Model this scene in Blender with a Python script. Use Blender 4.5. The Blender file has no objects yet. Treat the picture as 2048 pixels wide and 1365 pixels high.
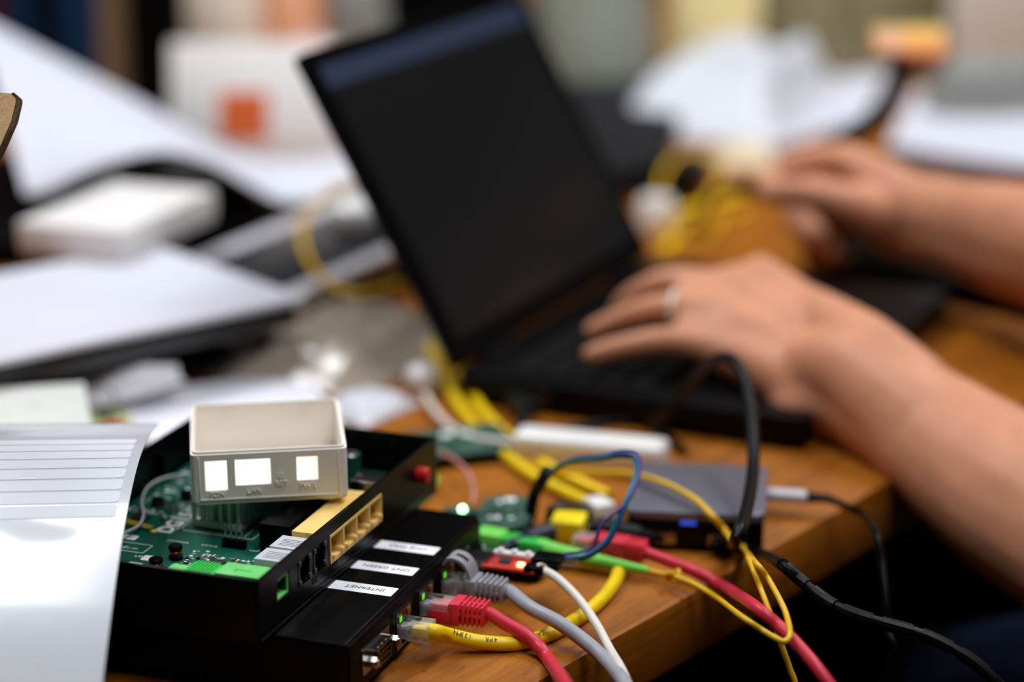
import bpy, bmesh, math, random
from mathutils import Vector, Matrix, noise, Euler

random.seed(7)
SC = bpy.context.scene
COL = SC.collection
R = math.radians
PI = math.pi

# ------------------------------------------------------------------ camera
CAM_H, PITCH, FPX = 0.45, R(16.5), 4836.0
cd = bpy.data.cameras.new('camera')
cd.lens = 85.0
cd.sensor_width = 36.0
cd.clip_start = 0.05
cd.dof.use_dof = True
cd.dof.focus_distance = 1.093
cd.dof.aperture_fstop = 2.65
cam = bpy.data.objects.new('camera', cd)
COL.objects.link(cam)
cam.location = (0, 0, CAM_H)
cam.rotation_euler = (R(90) - PITCH, 0, 0)
SC.camera = cam

# ------------------------------------------------------------------ world, exposure
wd = bpy.data.worlds.new('room_light')
SC.world = wd
wd.use_nodes = True
wd.node_tree.nodes['Background'].inputs[0].default_value = (0.80, 0.86, 1.0, 1)
wd.node_tree.nodes['Background'].inputs[1].default_value = 0.02
SC.view_settings.view_transform = 'Standard'
SC.view_settings.look = 'None'
SC.view_settings.exposure = -0.12
SC.view_settings.gamma = 1.0
SC.view_settings.use_curve_mapping = False
SC.cycles.max_bounces = 10
SC.cycles.transmission_bounces = 8
SC.cycles.transparent_max_bounces = 8
SC.cycles.use_denoising = True
SC.cycles.caustics_refractive = False
SC.cycles.caustics_reflective = False


def area_light(name, loc, sx, sy, power, col=(1, 1, 1), rot=(0, 0, 0)):
    l = bpy.data.lights.new(name, 'AREA')
    l.shape = 'RECTANGLE'
    l.size, l.size_y, l.energy, l.color = sx, sy, power, col
    o = bpy.data.objects.new(name, l)
    COL.objects.link(o)
    o.location = loc
    o.rotation_euler = rot
    return o


LAMPS = [((0.35, 0.45, 1.86), 0.60, 1.30, 20), ((-0.80, 1.95, 1.86), 0.60, 1.30, 31), ((0.95, 2.05, 1.86), 0.60, 1.30, 30)]
for i, (loc, sx, sy, pw) in enumerate(LAMPS):
    area_light('ceiling_panel_light', loc, sx, sy, pw, (0.93, 0.96, 1.0))

# ------------------------------------------------------------------ pixel helpers (points on real surfaces)
_c, _s = math.cos(PITCH), math.sin(PITCH)


def ray(px, py):
    a = (px - 1024) / FPX
    b = -(py - 682.5) / FPX
    return Vector((a, _c + b * _s, -_s + b * _c))


def at(px, py, z=0.0):
    """point at height z above the table"""
    d = ray(px, py)
    t = (z - CAM_H) / d.z
    return Vector((d.x * t, d.y * t, z))


def dp(px, py, y):
    """point at distance y into the room"""
    d = ray(px, py)
    t = y / d.y
    return Vector((d.x * t, y, CAM_H + d.z * t))


# ------------------------------------------------------------------ materials
def lin(c):
    return tuple(((v / 255) / 12.92 if v / 255 <= 0.04045 else ((v / 255 + 0.055) / 1.055) ** 2.4) for v in c)


def M(name, rgb, rough=0.5, metal=0.0, spec=0.5, var=0.06, scale=60.0, bump=0.0, bscale=None, coat=0.0,
      emit=None, estr=0.0, trans=0.0, sss=0.0, rgb2=None, stretch=(1, 1, 1), rot=(0, 0, 0), detail=4.0, alpha=1.0):
    m = bpy.data.materials.new(name)
    m.use_nodes = True
    nt = m.node_tree
    b = nt.nodes['Principled BSDF']
    tc = nt.nodes.new('ShaderNodeTexCoord')
    mp = nt.nodes.new('ShaderNodeMapping')
    mp.inputs['Scale'].default_value = stretch
    mp.inputs['Rotation'].default_value = rot
    nz = nt.nodes.new('ShaderNodeTexNoise')
    nz.inputs['Scale'].default_value = scale
    nz.inputs['Detail'].default_value = detail
    cr = nt.nodes.new('ShaderNodeValToRGB')
    c = lin(rgb)
    if rgb2:
        c2 = lin(rgb2)
        lo, hi = c, c2
    else:
        lo = tuple(max(0, v * (1 - var)) for v in c)
        hi = tuple(min(1, v * (1 + var)) for v in c)
    cr.color_ramp.elements[0].position = 0.32
    cr.color_ramp.elements[1].position = 0.68
    cr.color_ramp.elements[0].color = (*lo, 1)
    cr.color_ramp.elements[1].color = (*hi, 1)
    L = nt.links.new
    L(tc.outputs['Object'], mp.inputs[0])
    L(mp.outputs[0], nz.inputs['Vector'])
    L(nz.outputs[0], cr.inputs[0])
    L(cr.outputs[0], b.inputs['Base Color'])
    b.inputs['Roughness'].default_value = rough
    b.inputs['Metallic'].default_value = metal
    b.inputs['Specular IOR Level'].default_value = spec
    b.inputs['Coat Weight'].default_value = coat
    b.inputs['Coat Roughness'].default_value = 0.08
    b.inputs['Transmission Weight'].default_value = trans
    b.inputs['Alpha'].default_value = alpha
    if sss:
        b.inputs['Subsurface Weight'].default_value = sss
        b.inputs['Subsurface Radius'].default_value = (0.012, 0.005, 0.003)
        b.inputs['Subsurface Scale'].default_value = 0.6
    if emit:
        b.inputs['Emission Color'].default_value = (*lin(emit), 1)
        b.inputs['Emission Strength'].default_value = estr
    if bump:
        bn = nt.nodes.new('ShaderNodeBump')
        bn.inputs['Strength'].default_value = bump
        bn.inputs['Distance'].default_value = 0.0006
        if bscale:
            n2 = nt.nodes.new('ShaderNodeTexNoise')
            n2.inputs['Scale'].default_value = bscale
            L(mp.outputs[0], n2.inputs['Vector'])
            L(n2.outputs[0], bn.inputs['Height'])
        else:
            L(nz.outputs[0], bn.inputs['Height'])
        L(bn.outputs[0], b.inputs['Normal'])
    return m


def wood_material():
    m = bpy.data.materials.new('oiled_beech_wood')
    m.use_nodes = True
    nt = m.node_tree
    b = nt.nodes['Principled BSDF']
    L = nt.links.new
    tc = nt.nodes.new('ShaderNodeTexCoord')

    def layer(sc, scale, detail, rough=0.6):
        mp = nt.nodes.new('ShaderNodeMapping')
        mp.inputs['Scale'].default_value = sc
        n = nt.nodes.new('ShaderNodeTexNoise')
        n.inputs['Scale'].default_value = scale
        n.inputs['Detail'].default_value = detail
        n.inputs['Roughness'].default_value = rough
        L(tc.outputs['Object'], mp.inputs[0])
        L(mp.outputs[0], n.inputs['Vector'])
        return n
    g = layer((14, 1.0, 14), 7.0, 6)        # long figure
    f = layer((60, 3.0, 60), 9.0, 5)        # fine fibre
    k = layer((2.2, 0.8, 2.2), 6.0, 3)      # broad tone
    fl = layer((30, 7.0, 30), 12.0, 2)      # dark flecks
    cr = nt.nodes.new('ShaderNodeValToRGB')
    e = cr.color_ramp.elements
    e[0].position, e[1].position = 0.28, 0.74
    e[0].color = (*lin((76, 36, 2)), 1)
    e[1].color = (*lin((196, 122, 34)), 1)
    x = e.new(0.5)
    x.color = (*lin((152, 88, 18)), 1)
    mx = nt.nodes.new('ShaderNodeMix')
    mx.data_type = 'FLOAT'
    mx.inputs[0].default_value = 0.42
    L(g.outputs[0], mx.inputs[2])
    L(f.outputs[0], mx.inputs[3])
    mx2 = nt.nodes.new('ShaderNodeMix')
    mx2.data_type = 'FLOAT'
    mx2.inputs[0].default_value = 0.35
    L(mx.outputs[0], mx2.inputs[2])
    L(k.outputs[0], mx2.inputs[3])
    L(mx2.outputs[0], cr.inputs[0])
    fr = nt.nodes.new('ShaderNodeValToRGB')
    fr.color_ramp.elements[0].position = 0.30
    fr.color_ramp.elements[1].position = 0.36
    fr.color_ramp.elements[0].color = (0.55, 0.5, 0.45, 1)
    fr.color_ramp.elements[1].color = (1, 1, 1, 1)
    L(fl.outputs[0], fr.inputs[0])
    mc = nt.nodes.new('ShaderNodeMix')
    mc.data_type = 'RGBA'
    mc.blend_type = 'MULTIPLY'
    mc.inputs[0].default_value = 0.8
    L(cr.outputs[0], mc.inputs[6])
    L(fr.outputs[0], mc.inputs[7])
    L(mc.outputs[2], b.inputs['Base Color'])
    b.inputs['Roughness'].default_value = 0.42
    b.inputs['Specular IOR Level'].default_value = 0.22
    bn = nt.nodes.new('ShaderNodeBump')
    bn.inputs['Strength'].default_value = 0.25
    bn.inputs['Distance'].default_value = 0.0004
    L(f.outputs[0], bn.inputs['Height'])
    L(bn.outputs[0], b.inputs['Normal'])
    return m


def pcb_material():
    m = bpy.data.materials.new('green_solder_mask')
    m.use_nodes = True
    nt = m.node_tree
    b = nt.nodes['Principled BSDF']
    L = nt.links.new
    tc = nt.nodes.new('ShaderNodeTexCoord')
    mp = nt.nodes.new('ShaderNodeMapping')
    mp.inputs['Scale'].default_value = (1.0, 0.15, 1.0)
    wv = nt.nodes.new('ShaderNodeTexWave')
    wv.bands_direction = 'X'
    wv.inputs['Scale'].default_value = 190.0
    wv.inputs['Distortion'].default_value = 3.0
    wv.inputs['Detail'].default_value = 0.0
    wv.inputs['Detail Scale'].default_value = 0.3
    nz = nt.nodes.new('ShaderNodeTexNoise')
    nz.inputs['Scale'].default_value = 35.0
    nz.inputs['Detail'].default_value = 1.0
    L(tc.outputs['Object'], mp.inputs[0])
    L(mp.outputs[0], wv.inputs['Vector'])
    L(tc.outputs['Object'], nz.inputs['Vector'])
    rp = nt.nodes.new('ShaderNodeValToRGB')
    rp.color_ramp.elements[0].position = 0.62
    rp.color_ramp.elements[1].position = 0.78
    rp.color_ramp.elements[0].color = (*lin((2, 74, 58)), 1)
    rp.color_ramp.elements[1].color = (*lin((18, 104, 80)), 1)
    rn = nt.nodes.new('ShaderNodeValToRGB')
    rn.color_ramp.elements[0].position = 0.45
    rn.color_ramp.elements[1].position = 0.5
    rn.color_ramp.elements[0].color = (*lin((0, 88, 72)), 1)
    rn.color_ramp.elements[1].color = (1, 1, 1, 1)
    L(wv.outputs[0], rp.inputs[0])
    L(nz.outputs[0], rn.inputs[0])
    mx = nt.nodes.new('ShaderNodeMix')
    mx.data_type = 'RGBA'
    fac = nt.nodes.new('ShaderNodeMath')
    fac.operation = 'GREATER_THAN'
    fac.inputs[1].default_value = 0.47
    L(nz.outputs[0], fac.inputs[0])
    L(fac.outputs[0], mx.inputs[0])
    mx.inputs[6].default_value = (*lin((2, 84, 68)), 1)
    L(rp.outputs[0], mx.inputs[7])
    L(mx.outputs[2], b.inputs['Base Color'])
    b.inputs['Roughness'].default_value = 0.35
    return m


MT = dict(
    wood=wood_material(),
    pcb=pcb_material(),
    black=M('black_plastic', (5, 5, 6), 0.32, spec=0.12, bump=0.15, scale=900),
    blackm=M('black_anodised_aluminium', (5, 5, 5), 0.30, spec=0.10, var=0.2, scale=500, bump=0.12, bscale=1500),
    rubber=M('black_rubber', (5, 5, 6), 0.42, spec=0.2, var=0.1, scale=200),
    blackdeep=M('matt_black', (4, 4, 4), 0.4, spec=0.08, var=0.1),
    chip=M('chip_epoxy', (38, 36, 38), 0.45, var=0.1, scale=300),
    pins=M('tin_plating', (190, 190, 185), 0.28, 1.0, var=0.08, scale=300),
    steel=M('nickel_steel', (160, 158, 152), 0.22, 1.0, var=0.08, scale=200),
    alu=M('heat_sink_aluminium', (214, 226, 218), 0.5, 0.2, var=0.08, scale=220),
    gold=M('gold_plating', (220, 170, 80), 0.25, 1.0),
    copper=M('enamelled_copper', (150, 78, 22), 0.3, 0.8, var=0.35, scale=900, stretch=(1, 1, 8)),
    white_abs=M('offwhite_plastic', (245, 237, 227), 0.5, spec=0.35, var=0.02, bump=0.08, scale=1200),
    yport=M('yellow_port_plastic', (244, 205, 120), 0.48, spec=0.35, var=0.04, scale=120),
    dgin=M('green_port_shade', (6, 46, 18), 0.5, var=0.1), dbrown=M('bay_depth_shade', (46, 32, 10), 0.6, var=0.1),  # shade deep inside the ports, put into the colour
    gport=M('light_grey_port_plastic', (196, 198, 202), 0.5, var=0.03),
    dport=M('dark_grey_port_plastic', (78, 78, 82), 0.45, var=0.06),
    green=M('green_fibre_plastic', (112, 210, 112), 0.42, var=0.05, scale=90, sss=0.0),
    green2=M('deep_green_plastic', (52, 190, 72), 0.4, var=0.08, scale=90),
    lime=M('lime_green_plastic', (118, 214, 82), 0.42, var=0.05, scale=90),
    silk=M('white_silkscreen', (236, 242, 238), 0.6, var=0.05),
    labelw=M('white_label_tape', (246, 246, 252), 0.45, var=0.02),
    ink=M('black_ink', (30, 30, 34), 0.7),
    clear=M('clear_polycarbonate', (240, 240, 238), 0.06, trans=0.35, var=0.0, coat=0.6, alpha=0.38),
    clearish=M('smoky_clear_plastic', (150, 148, 146), 0.15, trans=0.85, var=0.1),
    red=M('red_cable_jacket', (205, 42, 62), 0.42, spec=0.4, var=0.06, scale=120),
    redb=M('red_boot_rubber', (214, 48, 66), 0.55, spec=0.3, var=0.05, scale=200),
    grey=M('grey_cable_jacket', (158, 159, 165), 0.42, spec=0.4, var=0.04, scale=100),
    greyb=M('grey_boot_rubber', (146, 145, 150), 0.55, spec=0.3, var=0.04),
    yellow=M('yellow_cable_jacket', (242, 205, 8), 0.4, spec=0.4, var=0.05, scale=100),
    fibre=M('yellow_fibre_jacket', (228, 178, 20), 0.42, spec=0.4, var=0.06, scale=100),
    whitec=M('white_cable_jacket', (226, 220, 208), 0.45, var=0.03),
    whitep=M('glossy_white_plastic', (238, 236, 232), 0.28, var=0.01, coat=0.3),
    cream=M('cream_and_shaded_white', (226, 204, 166), 0.4, var=0.02),
    paper=M('white_paper', (222, 222, 230), 0.75, spec=0.2, var=0.02, scale=20),
    paper3=M('lightened_copy_paper', (240, 240, 249), 0.75, spec=0.2, var=0.01, scale=15),  # lighter copy of the paper, makes up for shade on two sheets
    paper2=M('bright_copy_paper', (209, 209, 218), 0.75, spec=0.2, var=0.015, scale=15),
    backing=M('glossy_label_backing', (205, 207, 212), 0.22, spec=0.5, var=0.02, scale=25, coat=0.5, bump=0.1, bscale=60),
    sticker=M('matt_white_label_strip', (219, 220, 226), 0.5, var=0.01),
    carton=M('white_carton', (232, 226, 222), 0.55, var=0.02, scale=30),
    bcarton=M('bright_white_carton', (246, 240, 234), 0.55, var=0.01, scale=30),
    card=M('brown_cardboard', (240, 196, 146), 0.8, spec=0.15, var=0.10, scale=160, bump=0.4, bscale=500),
    carde=M('cardboard_cut_edge', (74, 58, 40), 0.85, spec=0.1, var=0.35, scale=500),
    orange=M('orange_print', (226, 100, 36), 0.5, var=0.03),
    space=M('space_grey_aluminium', (120, 119, 130), 0.42, 0.55, var=0.04, scale=200),
    silver=M('silver_aluminium', (206, 202, 208), 0.45, 0.1, var=0.04, scale=150),
    darkglass=M('dark_grey_panel_and_shade', (36, 36, 41), 0.35, var=0.08),
    lapt=M('soft_black_laptop_shell', (6, 6, 7), 0.38, spec=0.12, var=0.12, scale=300),
    key=M('black_key_plastic', (8, 8, 9), 0.5, spec=0.18, var=0.1, scale=300),
    scr=M('dark_screen', (7, 7, 8), 0.30, spec=0.45, var=0.15, scale=12, emit=(58, 57, 60), estr=0.12),
    scrbar=M('blue_grey_screen_bar', (14, 15, 20), 0.36, spec=0.5, emit=(66, 80, 112), estr=0.40),
    redpcb=M('red_solder_mask', (206, 44, 34), 0.35, var=0.15, scale=500),
    dgreen=M('dark_green_solder_mask', (20, 62, 48), 0.4, var=0.5, scale=160, rgb2=(70, 100, 86)),
    purple=M('purple_wire', (92, 60, 130), 0.4), blue=M('blue_wire', (16, 88, 150), 0.4),
    teal=M('teal_wire', (16, 130, 140), 0.4), grn=M('dark_green_wire', (18, 74, 56), 0.4),
    pinkw=M('pink_wire', (196, 128, 116), 0.45),
    skin=M('skin', (206, 142, 108), 0.5, spec=0.3, var=0.10, scale=28, bump=0.25, bscale=420, sss=0.12),
    nail=M('finger_nail', (232, 178, 164), 0.25, var=0.03),
    ring=M('white_gold_ring', (240, 232, 220), 0.35, 0.3),
    navy=M('navy_denim', (20, 28, 48), 0.85, spec=0.1, var=0.2, scale=400, bump=0.3),
    shirt=M('charcoal_cotton', (40, 42, 46), 0.9, spec=0.1, var=0.1, scale=300),
    hair=M('dark_brown_hair', (40, 28, 20), 0.6, var=0.3, scale=200, stretch=(1, 1, 0.1)),
    floor=M('dark_carpet', (34, 31, 30), 0.95, spec=0.05, var=0.3, scale=300, bump=0.4),
    wall=M('grey_wall_paint', (112, 110, 106), 0.9, spec=0.1, var=0.03, scale=8),
    ceil=M('ceiling_tile', (140, 140, 138), 0.9, spec=0.1, var=0.03, scale=30),
    lamp=M('lamp_diffuser', (240, 242, 246), 0.5, emit=(240, 244, 255), estr=1.5),
    navyn=M('navy_nylon', (8, 52, 92), 0.75, spec=0.2, var=0.3, scale=60, bump=0.3),
    maroon=M('maroon_nylon', (92, 12, 20), 0.75, spec=0.2, var=0.2, scale=80),
    tube=M('brown_paper_tube', (138, 116, 88), 0.75, var=0.1, scale=50),
    beige=M('beige_cotton', (236, 220, 200), 0.9, spec=0.1, var=0.12, scale=30, bump=0.4),
    peach=M('peach_cotton', (240, 172, 132), 0.9, spec=0.1, var=0.05, scale=30),
    rose=M('dusty_pink_cotton', (204, 166, 158), 0.9, spec=0.1, var=0.05, scale=30),
    greyc=M('grey_cotton', (140, 140, 134), 0.9, spec=0.1, var=0.12, scale=30, bump=0.4),
    sage=M('grey_green_canvas', (150, 154, 140), 0.9, spec=0.1, var=0.10, scale=30, bump=0.4),
    ochre=M('ochre_manila', (206, 184, 128), 0.8, var=0.06, scale=30),
    khaki=M('khaki_canvas', (134, 122, 92), 0.9, spec=0.1, var=0.25, scale=40, bump=0.4),
    beigebox=M('beige_carton', (244, 236, 222), 0.8, var=0.03),
    char=M('charcoal_felt', (30, 30, 33), 0.8, spec=0.15, var=0.12, scale=80),
    orangec=M('orange_card', (253, 176, 84), 0.6, var=0.04), peachc=M('peach_card', (240, 178, 140), 0.6, var=0.04),
    greenc=M('green_card', (96, 170, 76), 0.6, var=0.04), redc=M('red_card', (220, 60, 52), 0.6, var=0.04),
    plasticw=M('crumpled_white_plastic', (212, 214, 220), 0.4, spec=0.5, var=0.04, scale=20),
    bagclear=M('crinkled_clear_bag', (206, 190, 170), 0.2, trans=0.3, coat=0.6, var=0.15, scale=30),
    lgbox=M('pale_grey_green_plastic', (212, 216, 208), 0.5, var=0.03),
    lgside=M('grey_plastic', (160, 158, 154), 0.5, var=0.03),
    tagg=M('pale_green_tag', (206, 214, 150), 0.5, var=0.05),
    redp=M('red_plastic', (196, 26, 22), 0.4, var=0.05),
    yblock=M('bright_yellow_plastic', (250, 222, 20), 0.42, var=0.03),
    navyp=M('navy_plastic', (34, 38, 56), 0.45, var=0.08),
    tape=M('yellow_translucent_tape', (190, 160, 0), 0.25, alpha=0.42, var=0.05),
    tapey=M('yellow_ink', (250, 196, 20), 0.5),
    ledg=M('green_led', (120, 255, 60), 0.4, emit=(110, 255, 40), estr=0.55),
    ledG=M('bright_green_led', (170, 255, 190), 0.4, emit=(150, 255, 180), estr=16.0),
    ledr=M('warm_red_led', (255, 200, 150), 0.4, emit=(255, 170, 110), estr=5.0),
    ledb=M('blue_led', (60, 120, 255), 0.4, emit=(40, 90, 240), estr=0.5),
    leda=M('amber_led', (120, 84, 20), 0.35),
)

MT['clear'].node_tree.nodes['Principled BSDF'].inputs['IOR'].default_value = 1.22
MT['clearish'].node_tree.nodes['Principled BSDF'].inputs['IOR'].default_value = 1.2

# ------------------------------------------------------------------ object helpers
WMX = {}


def wm(o):
    return WMX.get(o.name, Matrix.Identity(4))


def thing(name, label, cat, loc=(0, 0, 0), group=None):
    o = bpy.data.objects.new(name, None)
    o.empty_display_size = 0.01
    COL.objects.link(o)
    o.location = loc
    WMX[o.name] = Matrix.Translation(Vector(loc))
    o['label'] = label
    o['category'] = cat
    if group:
        o['group'] = group
    return o


def tag(o, label=None, cat=None, group=None, kind=None):
    if label:
        o['label'] = label
    if cat:
        o['category'] = cat
    if group:
        o['group'] = group
    if kind:
        o['kind'] = kind
    return o


def link_mesh(name, me, parent=None, mw=None):
    o = bpy.data.objects.new(name, me)
    COL.objects.link(o)
    mw = mw or Matrix.Identity(4)
    o.matrix_world = mw
    if parent is not None:
        o.parent = parent
        o.matrix_parent_inverse = wm(parent).inverted()
        o.matrix_basis = mw
    WMX[o.name] = mw.copy()
    return o


def obj(name, bm, mat, parent=None, smooth=True, ang=35, kind=None, label=None):
    """bm holds world coordinates; the mesh is re-centred on its own bounding box."""
    if not bm.verts:
        raise ValueError('empty ' + name)
    bmesh.ops.recalc_face_normals(bm, faces=bm.faces[:]) if not getattr(bm, 'keep', False) else None
    lo = Vector((min(v.co.x for v in bm.verts), min(v.co.y for v in bm.verts), min(v.co.z for v in bm.verts)))
    hi = Vector((max(v.co.x for v in bm.verts), max(v.co.y for v in bm.verts), max(v.co.z for v in bm.verts)))
    c = Vector(((lo.x + hi.x) / 2, (lo.y + hi.y) / 2, lo.z))
    for v in bm.verts:
        v.co -= c
    if smooth:
        for f in bm.faces:
            f.smooth = True
        for e in bm.edges:
            if len(e.link_faces) == 2:
                if e.calc_face_angle(0) > R(ang):
                    e.smooth = False
            else:
                e.smooth = False
    me = bpy.data.meshes.new(name)
    bm.to_mesh(me)
    bm.free()
    mats = mat if isinstance(mat, (list, tuple)) else [mat]
    for m in mats:
        me.materials.append(MT[m] if isinstance(m, str) else m)
    o = link_mesh(name, me, parent, Matrix.Translation(c))
    if kind:
        o['kind'] = kind
    if label:
        o['label'] = label
    return o


NB = bmesh.new


def T(loc=(0, 0, 0), rz=0.0, rx=0.0, ry=0.0):
    return Matrix.Translation(Vector(loc)) @ Matrix.Rotation(rz, 4, 'Z') @ Matrix.Rotation(ry, 4, 'Y') @ Matrix.Rotation(rx, 4, 'X')


I4 = Matrix.Identity(4)


def bx(bm, c, s, bev=0.0, mx=I4, seg=2, mi=0, vert_only=False):
    """box centred at c with size s (local), transformed by mx"""
    r = bmesh.ops.create_cube(bm, size=1.0)
    vs = r['verts']
    for v in vs:
        v.co = Vector((v.co.x * s[0] + c[0], v.co.y * s[1] + c[1], v.co.z * s[2] + c[2]))
    es = list({e for v in vs for e in v.link_edges})
    if vert_only:
        es = [e for e in es if abs(e.verts[0].co.z - e.verts[1].co.z) > s[2] * 0.5]
    fs = list({f for v in vs for f in v.link_faces})
    if bev > 0:
        rr = bmesh.ops.bevel(bm, geom=es, offset=bev, segments=seg, profile=0.5, affect='EDGES')
        fs = list({f for v in rr['verts'] for f in v.link_faces} | set(rr['faces']))
        allv = set()
        for f in fs:
            allv.update(f.verts)
        for v in list(allv):
            for f in v.link_faces:
                allv.update(f.verts)
        vs = list(allv)
        fs = list({f for v in vs for f in v.link_faces})
    for f in fs:
        f.material_index = mi
    bmesh.ops.transform(bm, matrix=mx, verts=vs)
    return vs


def bxr(bm, x0, x1, y0, y1, z0, z1, bev=0.0, mx=I4, seg=2, mi=0, vert_only=False):
    return bx(bm, ((x0 + x1) / 2, (y0 + y1) / 2, (z0 + z1) / 2), (x1 - x0, y1 - y0, z1 - z0), bev, mx, seg, mi, vert_only)


def cyl(bm, p0, p1, r0, r1=None, seg=16, mx=I4, mi=0):
    r1 = r0 if r1 is None else r1
    p0, p1 = mx @ Vector(p0), mx @ Vector(p1)
    d = (p1 - p0)
    q = d.to_track_quat('Z', 'Y').to_matrix().to_4x4()
    r = bmesh.ops.create_cone(bm, cap_ends=True, segments=seg, radius1=r0, radius2=r1, depth=d.length)
    for f in {f for v in r['verts'] for f in v.link_faces}:
        f.material_index = mi
    bmesh.ops.transform(bm, matrix=Matrix.Translation((p0 + p1) / 2) @ q, verts=r['verts'])


def lathe(bm, prof, seg=24, mx=I4):
    """prof: list of (r, z) from bottom to top"""
    rings = []
    for r, z in prof:
        if r < 1e-6:
            rings.append([bm.verts.new(mx @ Vector((0, 0, z)))])
        else:
            rings.append([bm.verts.new(mx @ Vector((r * math.cos(2 * PI * i / seg), r * math.sin(2 * PI * i / seg), z))) for i in range(seg)])
    for a, b in zip(rings, rings[1:]):
        for i in range(seg):
            j = (i + 1) % seg
            if len(a) == 1 and len(b) == 1:
                continue
            if len(a) == 1:
                bm.faces.new((a[0], b[j], b[i]))
            elif len(b) == 1:
                bm.faces.new((a[i], a[j], b[0]))
            else:
                bm.faces.new((a[i], a[j], b[j], b[i]))


def catmull(pts, n=8, closed=False):
    pts = [Vector(p) for p in pts]
    out = []
    N = len(pts)
    if N < 3:
        return pts
    rng = range(N if closed else N - 1)
    for i in rng:
        if closed:
            p0, p1, p2, p3 = pts[(i - 1) % N], pts[i], pts[(i + 1) % N], pts[(i + 2) % N]
        else:
            p1, p2 = pts[i], pts[i + 1]
            p0 = pts[i - 1] if i else p1 * 2 - p2
            p3 = pts[i + 2] if i + 2 < N else p2 * 2 - p1
        for k in range(n):
            t = k / n
            out.append(0.5 * ((2 * p1) + (-p0 + p2) * t + (2 * p0 - 5 * p1 + 4 * p2 - p3) * t * t + (-p0 + 3 * p1 - 3 * p2 + p3) * t ** 3))
    if not closed:
        out.append(pts[-1])
    return out


def tube(bm, pts, r, seg=10, closed=False, cap=True, flat=1.0):
    """tube along pts; r a number or a list of radii"""
    n = len(pts)
    rr = r if isinstance(r, (list, tuple)) else [r] * n
    rings = []
    up = None
    for i in range(n):
        if closed:
            t = pts[(i + 1) % n] - pts[i - 1]
        else:
            t = pts[min(i + 1, n - 1)] - pts[max(i - 1, 0)]
        if t.length < 1e-9:
            t = Vector((0, 0, 1))
        t.normalize()
        if up is None:
            up = Vector((0, 0, 1)) if abs(t.z) < 0.9 else Vector((1, 0, 0))
        up = up - t * up.dot(t)
        if up.length < 1e-6:
            up = t.orthogonal()
        up.normalize()
        s = t.cross(up)
        rings.append([bm.verts.new(pts[i] + (up * math.sin(2 * PI * k / seg) * flat + s * math.cos(2 * PI * k / seg)) * rr[i]) for k in range(seg)])
    m = n if closed else n - 1
    for i in range(m):
        a, b = rings[i], rings[(i + 1) % n]
        for k in range(seg):
            bm.faces.new((a[k], a[(k + 1) % seg], b[(k + 1) % seg], b[k]))
    if cap and not closed:
        bm.faces.new(rings[0][::-1])
        bm.faces.new(rings[-1])


def cord(name, pts, r, mat, parent, n=8, seg=10, label=None):
    bm = NB()
    tube(bm, catmull(pts, n), r, seg)
    return obj(name, bm, mat, parent, ang=60, label=label)


def prism(bm, poly, z0, z1, mx=I4, bev=0.0, mi=0):
    a = [bm.verts.new(mx @ Vector((x, y, z0))) for x, y in poly]
    b = [bm.verts.new(mx @ Vector((x, y, z1))) for x, y in poly]
    n = len(poly)
    fs = [bm.faces.new(a[::-1]), bm.faces.new(b)]
    for i in range(n):
        fs.append(bm.faces.new((a[i], a[(i + 1) % n], b[(i + 1) % n], b[i])))
    for f in fs:
        f.material_index = mi
    if bev:
        es = [e for e in fs[1].edges] + [e for e in fs[0].edges]
        bmesh.ops.bevel(bm, geom=es, offset=bev, segments=2, profile=0.5, affect='EDGES')


def rrect(x0, x1, y0, y1, r, n=4):
    out = []
    for cx, cy, a0 in ((x1 - r, y1 - r, 0), (x0 + r, y1 - r, 90), (x0 + r, y0 + r, 180), (x1 - r, y0 + r, 270)):
        for k in range(n + 1):
            a = R(a0 + 90 * k / n)
            out.append((cx + r * math.cos(a), cy + r * math.sin(a)))
    return out


def plate(bm, us, vs, hole, w0, w1, mp):
    """plate with rectangular holes: us, vs break points, hole(uc, vc) True when open, mp(u, v, w) -> world"""
    nu, nv = len(us) - 1, len(vs) - 1
    cache = {}

    def V(i, j, k):
        key = (i, j, k)
        if key not in cache:
            cache[key] = bm.verts.new(mp(us[i], vs[j], (w0, w1)[k]))
        return cache[key]

    def solid(i, j):
        return 0 <= i < nu and 0 <= j < nv and not hole((us[i] + us[i + 1]) / 2, (vs[j] + vs[j + 1]) / 2)
    for i in range(nu):
        for j in range(nv):
            if not solid(i, j):
                continue
            for k in (0, 1):
                bm.faces.new([V(i, j, k), V(i + 1, j, k), V(i + 1, j + 1, k), V(i, j + 1, k)])
            for (di, dj, a, b) in ((-1, 0, (0, 0), (0, 1)), (1, 0, (1, 0), (1, 1)), (0, -1, (0, 0), (1, 0)), (0, 1, (0, 1), (1, 1))):
                if not solid(i + di, j + dj):
                    p, q = (i + a[0], j + a[1]), (i + b[0], j + b[1])
                    bm.faces.new([V(*p, 0), V(*q, 0), V(*q, 1), V(*p, 1)])


def breaks(lo, hi, rects, k):
    s = {lo, hi}
    for r in rects:
        s.add(r[k])
        s.add(r[k + 1])
    return sorted(s)


def in_rects(rects):
    return lambda u, v: any(r[0] < u < r[1] and r[2] < v < r[3] for r in rects)


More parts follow.
